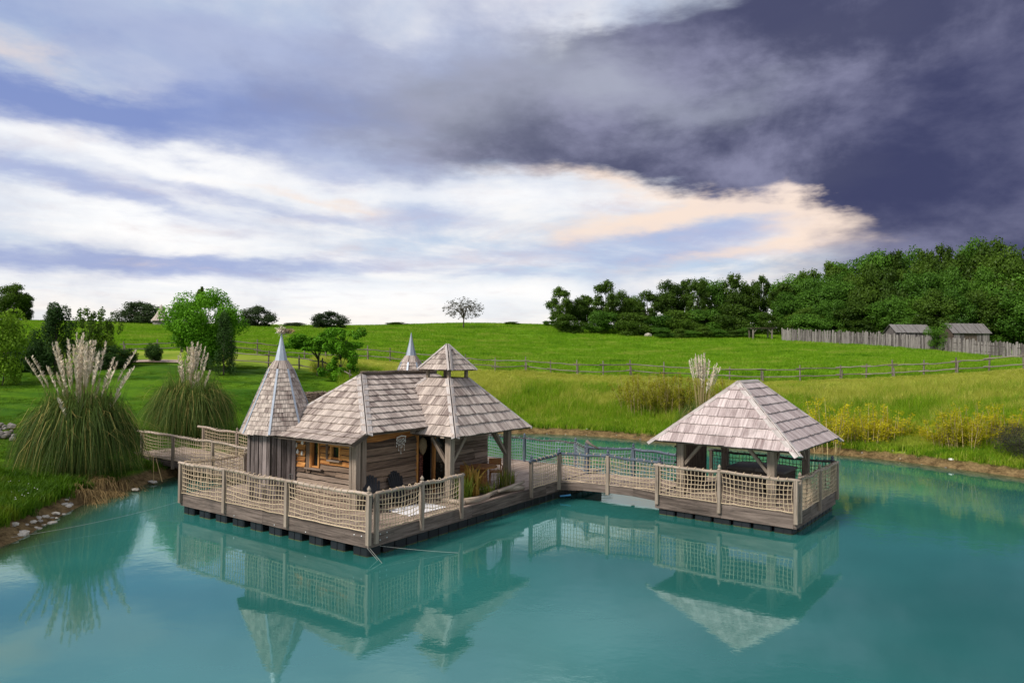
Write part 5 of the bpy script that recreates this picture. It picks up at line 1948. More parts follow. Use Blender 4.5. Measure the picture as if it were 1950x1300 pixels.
GPA = 'pampas grass clumps'
p1 = ground_at(158, 30.3)
pampas('pampas_grass', p1, 2.2, 3.3, 5600, 52, 6.0, 'largest pampas grass with tall cream plumes on the left bank', GPA, 101, spread=.50)
p2 = ground_at(366, 39.5)
pampas('pampas_grass', p2, 2.25, 3.0, 4000, 32, 5.2, 'rounded pampas grass with white plumes behind the left gangway', GPA, 102, spread=.40)
p3 = ground_at(1338, 49)
pampas('pampas_grass', p3, 1.7, 2.2, 1300, 34, 5.7, 'narrow pampas grass with tall plumes behind the pavilion roof', GPA, 103, spread=.42)
rng = np.random.default_rng(55)

# dead straw hanging over the bank under the first pampas
n = 1100
c = np.array([ground_at(px, d) for px, d in zip(rng.uniform(140, 300, 40), rng.uniform(27.0, 30.2, 40))])
P0 = c[rng.integers(0, 40, n)] + rng.normal(0, .15, (n, 3)) * [1, 1, .2]
dirv = np.stack([rng.uniform(-.2, .9, n), rng.uniform(-1.0, -.2, n), np.zeros(n)], 1)
L = rng.uniform(.5, 1.3, n)[:, None]
me = blade_mesh('dead_straw', 'deadgrass', P0, P0 + dirv * L * .2 + [0, 0, .35], P0 + dirv * L * .7 + [0, 0, .15], P0 + dirv * L - [0, 0, .35], rng.uniform(.012, .025, n), 5, rng.random(n))
tag(link('dead_straw', me), kind='stuff')

# planter plants
def reed_clump(name, loc, rad, h0, h1, n, mat, label, cat, w=.02, lean=.5, group=None):
    t = thing(name, loc, label, cat, group)
    me = grass_clump('blades', mat, n, rad, h0, h1, w, lean, 5)
    tag(link('foliage', me, t), kind='stuff')
    return t


reed_clump('reed_plant', A(.62, 5.05, DZ + .05), .34, .5, 1.0, 170, 'reed', 'green reeds at the near end of the log planter', 'reeds')
reed_clump('leafy_plant', A(.75, 5.75, DZ + .05), .28, .7, 1.25, 60, 'rust', 'rusty yellow leafy plant in the log planter before the table', 'plant', .07, .7)
reed_clump('reed_plant', A(.6, 6.35, DZ + .05), .34, .25, .6, 110, 'reed', 'short sparse reeds in the middle of the log planter', 'reeds')
reed_clump('reed_plant', A(.6, 7.65, DZ + .05), .36, .4, .85, 170, 'reed', 'green reeds at the far end of the log planter', 'reeds')
reed_clump('dry_reed', A(.55, 7.35, DZ + .05), .6, .8, 1.5, 26, 'deadgrass', 'thin dry reed stalks standing in the log planter', 'reeds', .014, .12)


def leaf_cloud(lobes, n, size, up_bias=0.35, shell=0.72, flat=1.0, seed=0, droop=0.0):
    """leaf quads scattered through ellipsoid lobes: lobes = [(x,y,z,rx,ry,rz)]"""
    g = np.random.default_rng(seed)
    Lb = np.array(lobes, float)
    wgt = Lb[:, 3] * Lb[:, 5]
    k = g.choice(len(Lb), n, p=wgt / wgt.sum())
    v = g.normal(size=(n, 3))
    v /= np.linalg.norm(v, axis=1)[:, None]
    rr = shell + (1.02 - shell) * g.random(n) + g.normal(0, .05 if shell > .65 else .16, n)
    inner = g.random(n) < .18
    rr[inner] = g.random(inner.sum()) ** .5
    C = Lb[k, :3] + v * Lb[k, 3:6] * rr[:, None]
    nr = v + g.normal(0, .55, (n, 3)) + [0, 0, up_bias]
    nr /= np.linalg.norm(nr, axis=1)[:, None]
    a = np.cross(nr, g.normal(size=(n, 3)))
    a /= np.linalg.norm(a, axis=1)[:, None]
    b = np.cross(nr, a)
    s = size * g.uniform(.6, 1.25, n)
    a *= (s * .62)[:, None]
    b *= (s * .42 * flat)[:, None]
    dz = np.zeros((n, 3)); dz[:, 2] = -droop * s
    V = np.stack([C - a, C - b * 1.0 + nr * (s * .08)[:, None], C + a + dz, C + b * 1.0 + nr * (s * .08)[:, None]], 1).reshape(-1, 3)
    q = np.arange(n * 4).reshape(-1, 4)
    lob_t = g.random(len(Lb))[k]
    tint = np.clip(.45 * lob_t + .55 * g.random(n), 0, 1)
    return V, q, np.repeat(tint, 4)


def oak_lobes(seed, Hh, W, base=0.16, nl=26, lob=0.23, top=1.0):
    g = random.Random(seed)
    out = []
    for i in range(nl):
        for _ in range(40):
            x, y, z = g.uniform(-1, 1), g.uniform(-1, 1), g.uniform(-1, 1)
            q = x * x + y * y + z * z
            if .22 < q < 1: break
        zc = base + (1 - base) * (.5 + .5 * z)
        sh = .80 if z < 0 else 1.0
        r = lob * g.uniform(.75, 1.3)
        out.append((x * W * .42 * sh, y * W * .42 * sh, min(zc * Hh * top, Hh * (1 - r * .5)), r * W * g.uniform(.85, 1.1), r * W * g.uniform(.85, 1.1), r * W * g.uniform(.6, .85)))
    return out


PROTOS = []


def tree_proto(name, seed, Hh, W, n, size, leafmat, label, cat='tree', base=.16, nl=26, lob=.23, trunk_r=.2, lobes=None, up_bias=.35, shell=.72, flat=1.0, droop=0.0, limbs=7, sparse_top=False):
    t = thing(name, (0, 0, 0), label, cat)
    PROTOS.append(t)
    lb = lobes or oak_lobes(seed, Hh, W, base, nl, lob)
    g = random.Random(seed + 5)
    mb = MB()
    top = max(l[2] for l in lb) * .85
    lean = Vector((g.uniform(-.05, .05) * Hh, g.uniform(-.05, .05) * Hh, 0))
    mb.tube([Vector((0, 0, -.3)), Vector((0, 0, .1 * Hh)) + lean * .3, Vector((0, 0, .4 * Hh)) + lean, Vector((0, 0, top)) + lean], [trunk_r * 1.25, trunk_r, trunk_r * .65, trunk_r * .15], 7)
    for l in g.sample(lb, min(limbs, len(lb))):
        e = Vector(l[:3])
        s0 = Vector((0, 0, max(.12 * Hh, min(e.z * .55, .5 * Hh)))) + lean * .6
        m_ = (s0 + e) / 2 + UP * .06 * Hh
        mb.tube([s0, m_, e], [trunk_r * .5, trunk_r * .3, trunk_r * .08], 5)
    mb.build('trunk', 'bark', t, smooth=True)
    V, q, ti = leaf_cloud(lb, n, size, up_bias, shell, flat, seed, droop)
    link('crown', np_mesh('crown', V, q, leafmat, ti), t)
    return t


def place(proto, px, d, hpx=None, top_py=None, wpx=None, Hh=10.0, W=8.0, rotz=None, label=None, group=None, sink=0.1, first=False, wlimit=None):
    """put a tree so that it stands on the ground in column px at distance d and its top reaches row top_py"""
    b = ground_at(px, d)
    topz = at_d(px, top_py, d).z
    sz = (topz - b.z) / Hh
    sx = (wpx * d / F) / W if wpx else sz
    loc = b - UP * sink
    rz = rnd.random() * 6.28 if rotz is None else rotz
    if proto.get('free', 1):
        proto['free'] = 0
        proto.location = loc; proto.rotation_euler = (0, 0, rz); proto.scale = (sx, sx, sz)
        if label: proto['label'] = label
        if group: proto['group'] = group
        o = proto
    else:
        o = copy_tree(proto, loc, rz, (sx, sx, sz), label, group)
    return o


# prototypes, 10 m tall and about 8 m wide
oaks = [tree_proto('oak_tree', 200 + k, 10, 8, 15000, .29, 'oak', 'dark green broadleaf tree', nl=40, lob=.165, base=.06, shell=.62) for k in range(4)]
mids = [tree_proto('broadleaf_tree', 220 + k, 10, 8, 14000, .28, 'mid', 'fresh green broadleaf tree', nl=28, lob=.20, base=.06, shell=.62) for k in range(3)]
airy = [tree_proto('open_tree', 280 + k, 10, 8, 9500, .29, 'oak', 'open crowned tree', nl=62, lob=.115, base=.05, shell=.35, limbs=18, trunk_r=.17) for k in range(3)]
bush = [tree_proto('bush', 240 + k, 10, 12, 11000, .42, 'mid' if k else 'oak', 'low green bush', 'bush', nl=26, lob=.18, base=.02, trunk_r=.12, shell=.6) for k in range(2)]
def round_lobes(seed, nl=60):
    g = random.Random(seed)
    out = []
    for i in range(nl):
        a, z = g.random() * 6.283, g.random()
        rad = 4.0 * math.sqrt(max(0, 1 - (2 * z - .75) ** 2 / 1.6)) * math.sqrt(g.random())
        r = g.uniform(.9, 1.6)
        out.append((rad * math.cos(a), rad * math.sin(a), .9 + z * 7.8, r, r, r))
    return out


dist = [tree_proto('distant_tree', 260 + k, 10, 10, 9000, .36, 'oakdist', 'distant dark tree on the hill crest', lobes=round_lobes(260 + k), shell=.6) for k in range(3)]

GW = 'trees of the dense wood on the right'
LW = 'dark green tree of the dense wood above the palisade'
top_line = lambda px: np.interp(px, [1478, 1500, 1550, 1600, 1650, 1700, 1750, 1800, 1850, 1890, 1960, 2100], [535, 518, 502, 492, 484, 478, 480, 472, 460, 452, 462, 455])
rr_ = random.Random(5)
ROWN = ('rearmost row', 'second row from the rear', 'third row from the rear', 'front row')
for row, (d0, dtop, step, x0) in enumerate(((141, 0, 38, 1505), (133, 16, 42, 1498), (126, 46, 46, 1512), (118, 84, 50, 1535))):
    px = x0
    cnt = 0
    while px < 2060:
        d = np.interp(px, [1490, 1950], [d0, d0 - 21]) + rr_.uniform(-2, 2)
        tp = top_line(px) + dtop + rr_.uniform(-16, 16)
        pr = (airy[rr_.randrange(3)] if row < 2 and rr_.random() < .45 else oaks[rr_.randrange(4)]) if rr_.random() < (.75 if row < 2 else .5) else mids[rr_.randrange(3)]
        place(pr, px + rr_.uniform(-8, 8), d, top_py=tp, wpx=rr_.uniform(62, 108), label='%s tree from the left in the %s of the dense wood' % (ORD[cnt], ROWN[row]), group=GW)
        px += step
        cnt += 1
for ib, (px, tp) in enumerate(((1545, 596), (1590, 604), (1640, 608), (1690, 606), (1740, 598), (1840, 592), (1900, 606), (1945, 612))):
    place(bush[rr_.randrange(2)], px, np.interp(px, [1490, 1950], [114.5, 98]), top_py=tp, wpx=80, W=12, label='%s low bush from the left at the foot of the wood behind the palisade' % ORD[ib], group='bushes at the foot of the dense wood')

mid_list = [(1064, 548, 50, 0), (1094, 566, 42, 0), (1118, 560, 46, 0), (1153, 536, 56, 0), (1186, 552, 50, 0), (1208, 566, 44, 1), (1232, 555, 50, 0), (1276, 535, 52, 0), (1301, 528, 50, 0),
            (1328, 532, 52, 0), (1352, 530, 50, 1), (1374, 545, 44, 0), (1398, 523, 52, 0), (1424, 534, 48, 0), (1448, 520, 40, 2)]
GM = 'trees of the middle copse on the hill'
for i, (px, tp, w, k) in enumerate(mid_list):
    pr = (oaks if i % 3 == 1 else airy, mids, airy)[k]
    lab = '%s tree from the left in the middle copse on the hill crest' % ORD[i]
    if i == 0: lab = 'leftmost tree of the middle copse, loose open crown'
    if i == 14: lab = 'tallest thin tree at the right end of the middle copse'
    place(pr[i % len(pr)], px, 131 + (i % 3) * 3, top_py=tp - 3, wpx=w * 1.15, label=lab, group=None if i in (0, 14) else GM)
low_list = [(1085, 600, 60), (1140, 592, 60), (1205, 596, 70), (1250, 600, 80), (1300, 592, 80), (1345, 588, 70), (1395, 580, 74), (1430, 596, 60), (1465, 596, 50)]
for i, (px, tp, w) in enumerate(low_list):
    place(bush[i % 2], px, 124 + (i % 2) * 2, top_py=tp, wpx=w * 1.25, W=12, label='%s dense bush from the left along the foot of the middle copse' % ORD[i], group='bushes of the middle copse')
for i, px in enumerate(range(1265, 1440, 26)):
    place(bush[(i + 1) % 2], px, 116.5, top_py=622 + (i % 3) * 3, wpx=44, W=12, label='%s low scrub from the left in front of the middle copse' % ORD[i], group='low scrub before the middle copse')

GD = 'distant trees on the left crest'
for px, tp, w, d, lab in ((18, 538, 62, 118, 'tall distant tree at the left edge of the skyline'), (46, 556, 34, 120, 'smaller distant tree right of the one at the left edge'),
                          (262, 571, 84, 128, 'wide round distant oak left of the far turret roof'), (437, 586, 34, 128, 'small distant tree right of the big green tree'),
                          (490, 579, 64, 128, 'round distant tree standing alone on the crest'), (628, 590, 66, 128, 'distant dark tree behind the bright maple'),
                          (563, 612, 46, 132, 'low distant tree behind the straw bird')):
    if px < 100: place(oaks[rnd.randrange(4)], px, d - 3, top_py=tp, wpx=w * 1.05, W=8, label=lab)
    else: place(dist[int(px) % 3], px, d - 4, top_py=tp, wpx=w * 1.15, W=10, label=lab)
place(bush[0], 760, 141, top_py=613, wpx=60, W=12, label='low scrub on the skyline left of the lone tree')
place(bush[0], 975, 139, top_py=612, wpx=40, W=12, label='low scrub on the skyline right of the lone tree')
place(bush[1], 1045, 137, top_py=610, wpx=30, W=12, label='small scrub on the skyline by the middle copse')

# near trees and shrubs on the left
conif_lobes = []
g_ = random.Random(4)
for i in range(46):
    z = g_.random() ** .8
    rad_ = 3.4 * (1 - z) ** .7 + .5
    a_ = g_.random() * 6.28
    q_ = g_.uniform(.3, .95)
    conif_lobes.append((rad_ * q_ * math.cos(a_), rad_ * q_ * math.sin(a_), .4 + z * 8.6, .75, .75, 1.15))
con = tree_proto('cypress_tree', 301, 10, 8, 9000, .30, 'conifer', 'dark shaggy cypress', lobes=conif_lobes, flat=.5, trunk_r=.15)
place(con, 106, 53, top_py=572, wpx=128, label='dark shaggy cypress tree above the largest pampas grass')
place(con, 427, 54, top_py=588, wpx=66, label='narrow dark cypress at the right of the big green tree')
big = tree_proto('broadleaf_tree', 310, 10, 10, 26000, .22, 'bright', 'bright green tree', nl=46, lob=.155, base=.10, shell=.66, trunk_r=.16)
big.children[1].data.materials[0] = M['mid']
place(big, 388, 56, top_py=551, wpx=142, W=10, rotz=1.0, label='big rounded green tree behind the second pampas grass')
spire_lobes = [(0, 0, 8.0, .9, .9, .8), (0.2, .1, 8.9, .5, .5, .7), (-.7, 0, 7.6, .9, .7, .4), (.8, .2, 7.4, 1.0, .7, .4), (0, 0, 9.6, .22, .22, .4)]
sp = tree_proto('sapling_tree', 312, 10, 8, 1500, .36, 'oak', 'dark sapling', lobes=spire_lobes, trunk_r=.12)
place(sp, 382, 62, top_py=543, wpx=95, label='dark pointed treetop showing above the big green tree')
map_lobes = []
g_ = random.Random(9)
for i in range(34):
    a_ = g_.random() * 6.28; q_ = math.sqrt(g_.random())
    z = 4.6 + (1 - q_) * 4.4 * g_.random() + g_.uniform(-.3, .9)
    map_lobes.append((q_ * 4.6 * math.cos(a_), q_ * 4.0 * math.sin(a_), z, g_.uniform(.9, 1.4), g_.uniform(.9, 1.4), g_.uniform(.35, .6)))
mp = tree_proto('maple_tree', 320, 10, 10, 11000, .27, 'bright', 'bright maple', lobes=map_lobes, up_bias=1.1, trunk_r=.14, droop=.3)
place(mp, 606, 57, top_py=600, wpx=150, W=10, rotz=0.4, label='bright green maple with layered leaves beside the rail fence')
drp = []
for i in range(46):
    z = g_.uniform(1.0, 9.2)
    drp.append((g_.gauss(0, 1.7), g_.gauss(0, 1.4), z, g_.uniform(.45, 1.0), g_.uniform(.45, 1.0), g_.uniform(.4, .9)))
dm_ = tree_proto('maple_tree', 322, 10, 8, 8000, .30, 'bright', 'drooping maple', lobes=drp, up_bias=.6, trunk_r=.12, droop=.4)
place(dm_, 652, 55, top_py=618, wpx=92, label='smaller drooping maple right of the layered one')
sap_lobes = [(g_.gauss(0, 1.7), g_.gauss(0, 1.5), g_.uniform(2.5, 9.6), g_.uniform(.4, .9), g_.uniform(.4, .9), g_.uniform(.6, 1.2)) for i in range(44)]
sapl = tree_proto('sapling_tree', 330, 10, 8, 2300, .36, 'oak', 'thin sapling', lobes=sap_lobes, trunk_r=.10, limbs=26)
place(sapl, 170, 58, top_py=584, wpx=74, label='thin sapling with sparse leaf tufts right of the cypress')
place(sapl, 207, 59, top_py=600, wpx=50, label='smaller sparse sapling left of the distant oak')
lime = tree_proto('shrub', 340, 10, 9, 5200, .36, 'lime', 'lime green shrub', 'shrub', nl=30, lob=.18, base=.05, trunk_r=.12)
place(lime, 6, 47, top_py=583, wpx=92, W=9, label='lime green leafy tree cut by the left picture edge')
place(lime, 196, 58.5, top_py=632, wpx=56, W=9, label='lime green shrub right of the cypress')
hb = tree_proto('shrub', 350, 10, 14, 6500, .55, 'conifer', 'dark clipped shrub', 'shrub', nl=34, lob=.15, base=.04, trunk_r=.12)
for px, d, tp, w, lab in ((30, 54.5, 646, 100, 'dark green hedge shrub below the lime tree'), (72, 52, 640, 66, 'dark shrub filling the gap left of the cypress'), (205, 55, 656, 92, 'dark rounded hedge shrub right of the cypress'),
                          (293, 59, 651, 34, 'small round clipped shrub beside the gravel path'), (240, 56, 662, 44, 'low dark shrub left of the gravel path')):
    place(hb, px, d, top_py=tp, wpx=w, W=14, label=lab)
heath = tree_proto('shrub', 360, 10, 12, 9000, .30, 'heath', 'grey brown shrub', 'shrub', nl=36, lob=.16, base=.02, trunk_r=.1, flat=.4)
place(heath, 1945, 37.3, top_py=806, wpx=120, W=12, label='dark grey brown shrub on the right bank')

# lone bare-looking tree on the hill
def lone_tree():
    b = ground_at(882, 128)
    t = thing('lone_tree', b, 'lone small tree with thin spreading branches on the hill skyline', 'tree')
    g = random.Random(77)
    Ht = at_d(882, 565, 128).z - b.z
    Wd = 42 * 128 / F
    mb = MB()

    def inside(k):
        while True:
            x, y, z = g.uniform(-1, 1), g.uniform(-1, 1), g.uniform(-1, 1)
            if x * x + y * y + z * z < 1:
                return Vector((x * Wd * k, y * Wd * k, Ht * (.62 + .38 * k * z)))
    tips = [inside(1.0) for _ in range(330)]
    mids_ = [inside(.70) for _ in range(64)]
    mains = [inside(.36) for _ in range(10)]
    near = lambda p_, L_: min(L_, key=lambda q_: (q_ - p_).length)
    fork = Vector((.05, 0, Ht * .30))
    mb.tube([Vector((0, 0, -.2)), Vector((.02, 0, Ht * .15)), fork, Vector((.02, 0, Ht * .5))], [.17, .13, .11, .06], 6)

    def limb(p_, q_, r0, r1, s_=4):
        m_ = p_.lerp(q_, .5) + Vector((g.uniform(-1, 1), g.uniform(-1, 1), g.uniform(-.2, .8))) * (q_ - p_).length * .10
        mb.tube([p_, m_, q_], [r0, (r0 + r1) / 2, r1], s_, caps=False)
    for q_ in mains: limb(fork + Vector((0, 0, g.uniform(-.1, .25) * Ht * .3)), q_, .085, .05, 5)
    for q_ in mids_: limb(near(q_, mains), q_, .045, .025)
    for q_ in tips: limb(near(q_, mids_), q_, .022, .012, 3)
    mb.build('trunk', 'bark', t, origin=Vector((0, 0, 0)))
    lb = [(q_.x, q_.y, q_.z, .30, .30, .22) for q_ in tips if g.random() < .7]
    V, q, ti = leaf_cloud(lb, 1500, .17, .3, .3, 1, 5)
    link('crown', np_mesh('crown', V, q, 'sparse', ti), t)


lone_tree()

# yellow willow stands along the right bank
def yellow_stand(seed, W=1.2, Hh=2.6, mat='bamboo', nst=22, n=3000, size=.060):
    t = thing('yellow_willow', (0, 0, 0), 'yellow willow', 'willow')
    PROTOS.append(t)
    g = np.random.default_rng(seed)
    mb = MB()
    C = []
    for k in range(nst):
        a, r = g.random() * 6.28, W * .40 * math.sqrt(g.random())
        x, y = r * math.cos(a), r * math.sin(a)
        h = Hh * g.uniform(.40, 1.0)
        lx, ly = x * .5 + g.normal() * .10, y * .5 + g.normal() * .10
        mb.tube([Vector((x, y, -.1)), Vector((x + lx * .4, y + ly * .4, h * .5)), Vector((x + lx, y + ly, h))], [.012, .010, .004], 3, caps=False, tint=g.random())
        for j in range(10):
            s = g.uniform(.30, 1.0)
            C.append((x + lx * s + g.normal() * .06, y + ly * s + g.normal() * .06, h * s, .13, .13, .20))
    mb.build('stems', 'stem', t)
    V, q, ti = leaf_cloud(C, n, size, .3, .2, .7, seed)
    ti = np.clip(.55 * np.clip(V[:, 2] / Hh, 0, 1) + .55 * ti, 0, 1)   # leaf colour gets lighter and yellower towards the top
    link('foliage', np_mesh('foliage', V, q, mat, ti), t)
    return t


ys = [yellow_stand(400 + k) for k in range(3)]
GY = 'yellow willow stands along the right bank'
for i, (px, d, tp, w) in enumerate(((1578, 44.8, 768, 62), (1603, 45.6, 784, 50), (1628, 46.4, 800, 44), (1660, 45.0, 780, 62), (1688, 45.4, 788, 56), (1716, 45.6, 806, 44), (1752, 45.0, 822, 36), (1782, 43.4, 816, 40),
                                    (1806, 42.4, 786, 56), (1836, 41.4, 792, 60), (1858, 42.4, 778, 52), (1884, 41.4, 796, 56), (1914, 41.8, 780, 48), (1950, 42.0, 800, 40))):
    pr = ys[i % 3]
    lab = '%s yellow willow stand on the right bank counted from the pavilion' % ORD[i]
    if i == 0: lab = 'bright yellow willow stand touching the right corner of the pavilion roof'
    place(pr, px, d - 1.6, top_py=tp - 14, wpx=w * 1.1, Hh=2.6, W=1.2, label=lab, group=GY if i else None, sink=.02)
oc = yellow_stand(420, 2.4, 2.2, 'ochre', 40, 7500, .055)
GO = 'ochre shrubs behind the footbridge'
for i, (px, d, tp, w) in enumerate(((1222, 55.5, 706, 60), (1262, 55.0, 712, 56), (1300, 54.0, 704, 60), (1330, 53.0, 712, 50), (1390, 52.0, 715, 44))):
    place(oc, px, d, top_py=tp, wpx=w * 1.1, Hh=2.2, W=1.7, label='%s ochre yellow shrub from the left around the narrow pampas' % ORD[i], group=GO, sink=.02)
for src in ys + [oc]:
    pass

# ------------------------------------------------------------------ grasses
tg = [grass_clump('tall_grass_clump', 'tallgrass', 46, .42, .45, 1.0, .020, .5, 4) for k in range(4)]
sg = [grass_clump('seed_grass_clump', 'seedgrass', 46, .42, .5, 1.0, .018, .6, 4) for k in range(3)]
n = 34000
x, y = polar_points(n, 600, 2050, 36, 72)
lawn, tall, dirt, d = zone_masks(x, y)
fm_ = fence_d(x / y, FENCE_MAIN)
dn = np.array([mnoise.noise(Vector((a * .12, b * .12, 3))) for a, b in zip(x, y)])
dn2 = np.array([mnoise.noise(Vector((a * .22, b * .30, 9))) for a, b in zip(x, y)])
keep = (tall > .5) & (d > .7)
x, y, d, dn, dn2, fm_ = x[keep], y[keep], d[keep], dn[keep], dn2[keep], fm_[keep]
z = hz(x, y)
hs = np.clip(.35 + .10 * d, .35, .95) * (1 + .4 * dn) * rng.uniform(.7, 1.15, len(x)) * np.clip((fm_ - y) / 5, .30, 1)
frac = d / np.maximum(d + (fm_ - y), 1)
pale_ = (frac + .55 * dn2 + rng.normal(0, .12, len(x))) > .60
for nm, sel, pr_, lb in (('tall_grass', ~pale_, tg, 'tall green grass between the pond and the rail fence'), ('seeding_grass', pale_, sg, 'pale seeding grass on the upper slope below the rail fence')):
    scatter(nm, np.stack([x, y, z], 1)[sel], np.stack([np.ones_like(hs) * 1.05, np.ones_like(hs) * 1.05, hs], 1)[sel], pr_, lb)
mg_ = [grass_clump('meadow_clump', 'meadowgrass', 30, .5, .08, .32, .035, .6, 3) for k in range(3)]
n = 70000
y = 55 + (150 - 55) * rng.random(n) ** 1.25
x = y * rng.uniform(-.80, .80, n)
lawn, tall, dirt, d = zone_masks(x, y)
keep = (lawn < .3) & (tall < .5)
x, y = x[keep], y[keep]
z = hz(x, y)
s = rng.uniform(.7, 1.3, len(x)) * (1 + (y - 60) / 160)
scatter('meadow_grass', np.stack([x, y, z], 1), np.stack([s, s, s * .9], 1), mg_, 'bright green grass of the sloping meadow')
lg = [grass_clump('lawn_clump', 'bankgrass', 40, .30, .02, .09, .016, .6, 3) for k in range(3)]
n = 26000
x, y = polar_points(n, -120, 700, 20, 62)
lawn, tall, dirt, d = zone_masks(x, y)
keep = (lawn > .5) & (d > 1.2)
x, y = x[keep], y[keep]
z = hz(x, y)
s = rng.uniform(.8, 1.3, len(x))
scatter('lawn_grass', np.stack([x, y, z], 1), np.stack([s, s, s * .8], 1), lg, 'short mown grass of the left lawn')
bg_ = [grass_clump('bank_clump', 'bankgrass', 40, .26, .15, .42, .018, .7, 4) for k in range(4)]
# rough grass fringe along the whole bank
n = 16000
x, y = polar_points(n, -200, 2100, 18, 60)
d = shore_dist(x, y)
w_ = (d > .42 + .35 * rng.random(n)) & (d < 2.6)
x2, y2, d2 = x[w_], y[w_], d[w_]
z2 = hz(x2, y2)
s = rng.uniform(.6, 1.2, len(x2))
scatter('bank_grass', np.stack([x2, y2, z2], 1), np.stack([s, s, s], 1), bg_, 'rough green grass fringe on the pond bank')
n = 2600
px_ = rng.uniform(-60, 240, n); dd_ = rng.uniform(20.3, 28, n)
x = (px_ - 975) / F * dd_; y = dd_
d = shore_dist(x, y)
w_ = (d > .7) & (d < 5)
x, y = x[w_], y[w_]
z = hz(x, y)
s = rng.uniform(.8, 1.5, len(x))
scatter('bank_weeds', np.stack([x, y, z], 1), np.stack([s, s, s], 1), bg_, 'darker weeds on the left bank below the pampas')
# small white flowers in the weeds
fl = MB()
for i in range(60):
    px, dd = rnd.uniform(20, 190), rnd.uniform(22, 26.5)
    g0 = ground_at(px, dd)
    if shore_dist(np.array([g0.x]), np.array([g0.y]))[0] < .9: continue
    fl.lathe(g0 + UP * rnd.uniform(.25, .42), [(.004, 0), (.022, .012), (.004, .02)], 5)
tag(fl.build('white_flowers', 'white'), kind='stuff')

# ------------------------------------------------------------------ fences
def rail_fence(name, line, label, hgt=1.3, gap_px=None, rails=(1.0, .42), postr=.065, step=2.6, dbl=True, raw=None):
    pts = [at_d(*c) for c in line]
    pts = [Vector((p.x, p.y, hz1(p.x, p.y))) for p in pts]
    P = []
    for i in range(len(pts) - 1):
        L = (pts[i + 1] - pts[i]).length
        m_ = max(1, round(L / step))
        for k in range(m_):
            q = pts[i].lerp(pts[i + 1], k / m_)
            P.append(Vector((q.x, q.y, hz1(q.x, q.y))))
    P.append(pts[-1])
    t = thing(name, P[0], label, 'fence')
    for i, p in enumerate(P):
        d = (P[min(i + 1, len(P) - 1)] - P[max(i - 1, 0)]).normalized()
        s = d.cross(UP).normalized()
        hh = hgt * rnd.uniform(.9, 1.15)
        mb = MB()
        off = Vector((rnd.uniform(-.05, .05), rnd.uniform(-.05, .05), 0))
        mb.tube([p - UP * .15, p + off + UP * hh], [postr * 1.1, postr * .85], 6)
        mb.build('post', 'fence', t)
        if dbl and i % 2 == 0:
            mb = MB()
            q = p + s * .16 + d * .12
            mb.tube([q - UP * .15, q + off + UP * hh * rnd.uniform(.55, .85)], [postr, postr * .8], 6)
            mb.build('post', 'fence', t)
    for i in range(len(P) - 1):
        for rz in rails:
            d = (P[i + 1] - P[i]).normalized()
            o1, o2 = rnd.uniform(-.07, .07), rnd.uniform(-.07, .07)
            s = d.cross(UP).normalized() * (.07 if i % 2 else .0)
            mb = MB()
            mb.tube(log_path(P[i] - d * .35 + UP * (rz + o1) + s, P[i + 1] + d * .35 + UP * (rz + o2) + s, .06, 5, .02, i * 3 + rz * 9), [.045, .055, .048, .05, .045, .035], 6)
            mb.build('rail', 'fence', t)
    return t


rail_fence('rail_fence', FENCE_MAIN, 'long rustic rail fence crossing the slope between tall grass and meadow', rails=(1.05, .45))
rail_fence('rail_fence', FENCE_LAWN, 'curved double rail fence at the edge of the left lawn', rails=(1.0, .35))
rail_fence('rail_fence', [(236, 668, 66), (300, 664, 67), (345, 664, 68)], 'short piece of rail fence above the gravel path', rails=(1.0, .5), step=2.2)

# palisade of upright boards
pts = [at_d(1490, 641, 110), at_d(1640, 652, 102.5), at_d(1780, 666, 95), at_d(1950, 684, 85), at_d(2060, 697, 78)]
pal = thing('palisade_fence', ground_at(1490, 110), 'tall grey palisade of uneven upright boards below the wood', 'fence')
pm = []
for k in range(7):
    mb = MB()
    hh = 1.75 + (k % 4) * .10
    w_ = .17 + .012 * (k % 3)
    mb.prism([(-w_ / 2, 0, -.3), (w_ / 2, 0, -.3), (w_ / 2, 0, hh - .05 * (k % 2)), (0, 0, hh + .03 * (k % 3)), (-w_ / 2, 0, hh - .07 * ((k + 1) % 2))], (0, -1, 0), .04, (0, 0, 1))
    pm.append(mb.mesh('pale', 'pale'))
s = 0.0
for i in range(len(pts) - 1):
    a, b = pts[i], pts[i + 1]
    a = Vector((a.x, a.y, 0)); b = Vector((b.x, b.y, 0))
    L = (b - a).length
    d = (b - a).normalized()
    x = 0
    ang = math.atan2(d.y, d.x)
    while x < L:
        p = a + d * x
        p.z = hz1(p.x, p.y)
        mw = Matrix.Translation(p + Vector((0, rnd.uniform(-.03, .03), rnd.uniform(-.10, .10)))) @ Matrix.Rotation(ang, 4, 'Z') @ Matrix.Rotation(rnd.uniform(-.035, .035), 4, 'Y')
        inst('pale', pm[rnd.randrange(7)], pal, mw)
        x += .20
    for z_ in (.5, 1.3):
        mb = MB()
        pa, pb = a.copy(), b.copy()
        pa.z, pb.z = hz1(a.x, a.y) + z_, hz1(b.x, b.y) + z_
        mb.beam(pa + Vector((0, .08, 0)), pb + Vector((0, .08, 0)), .06, .10)
        mb.build('rail', 'pale', pal)


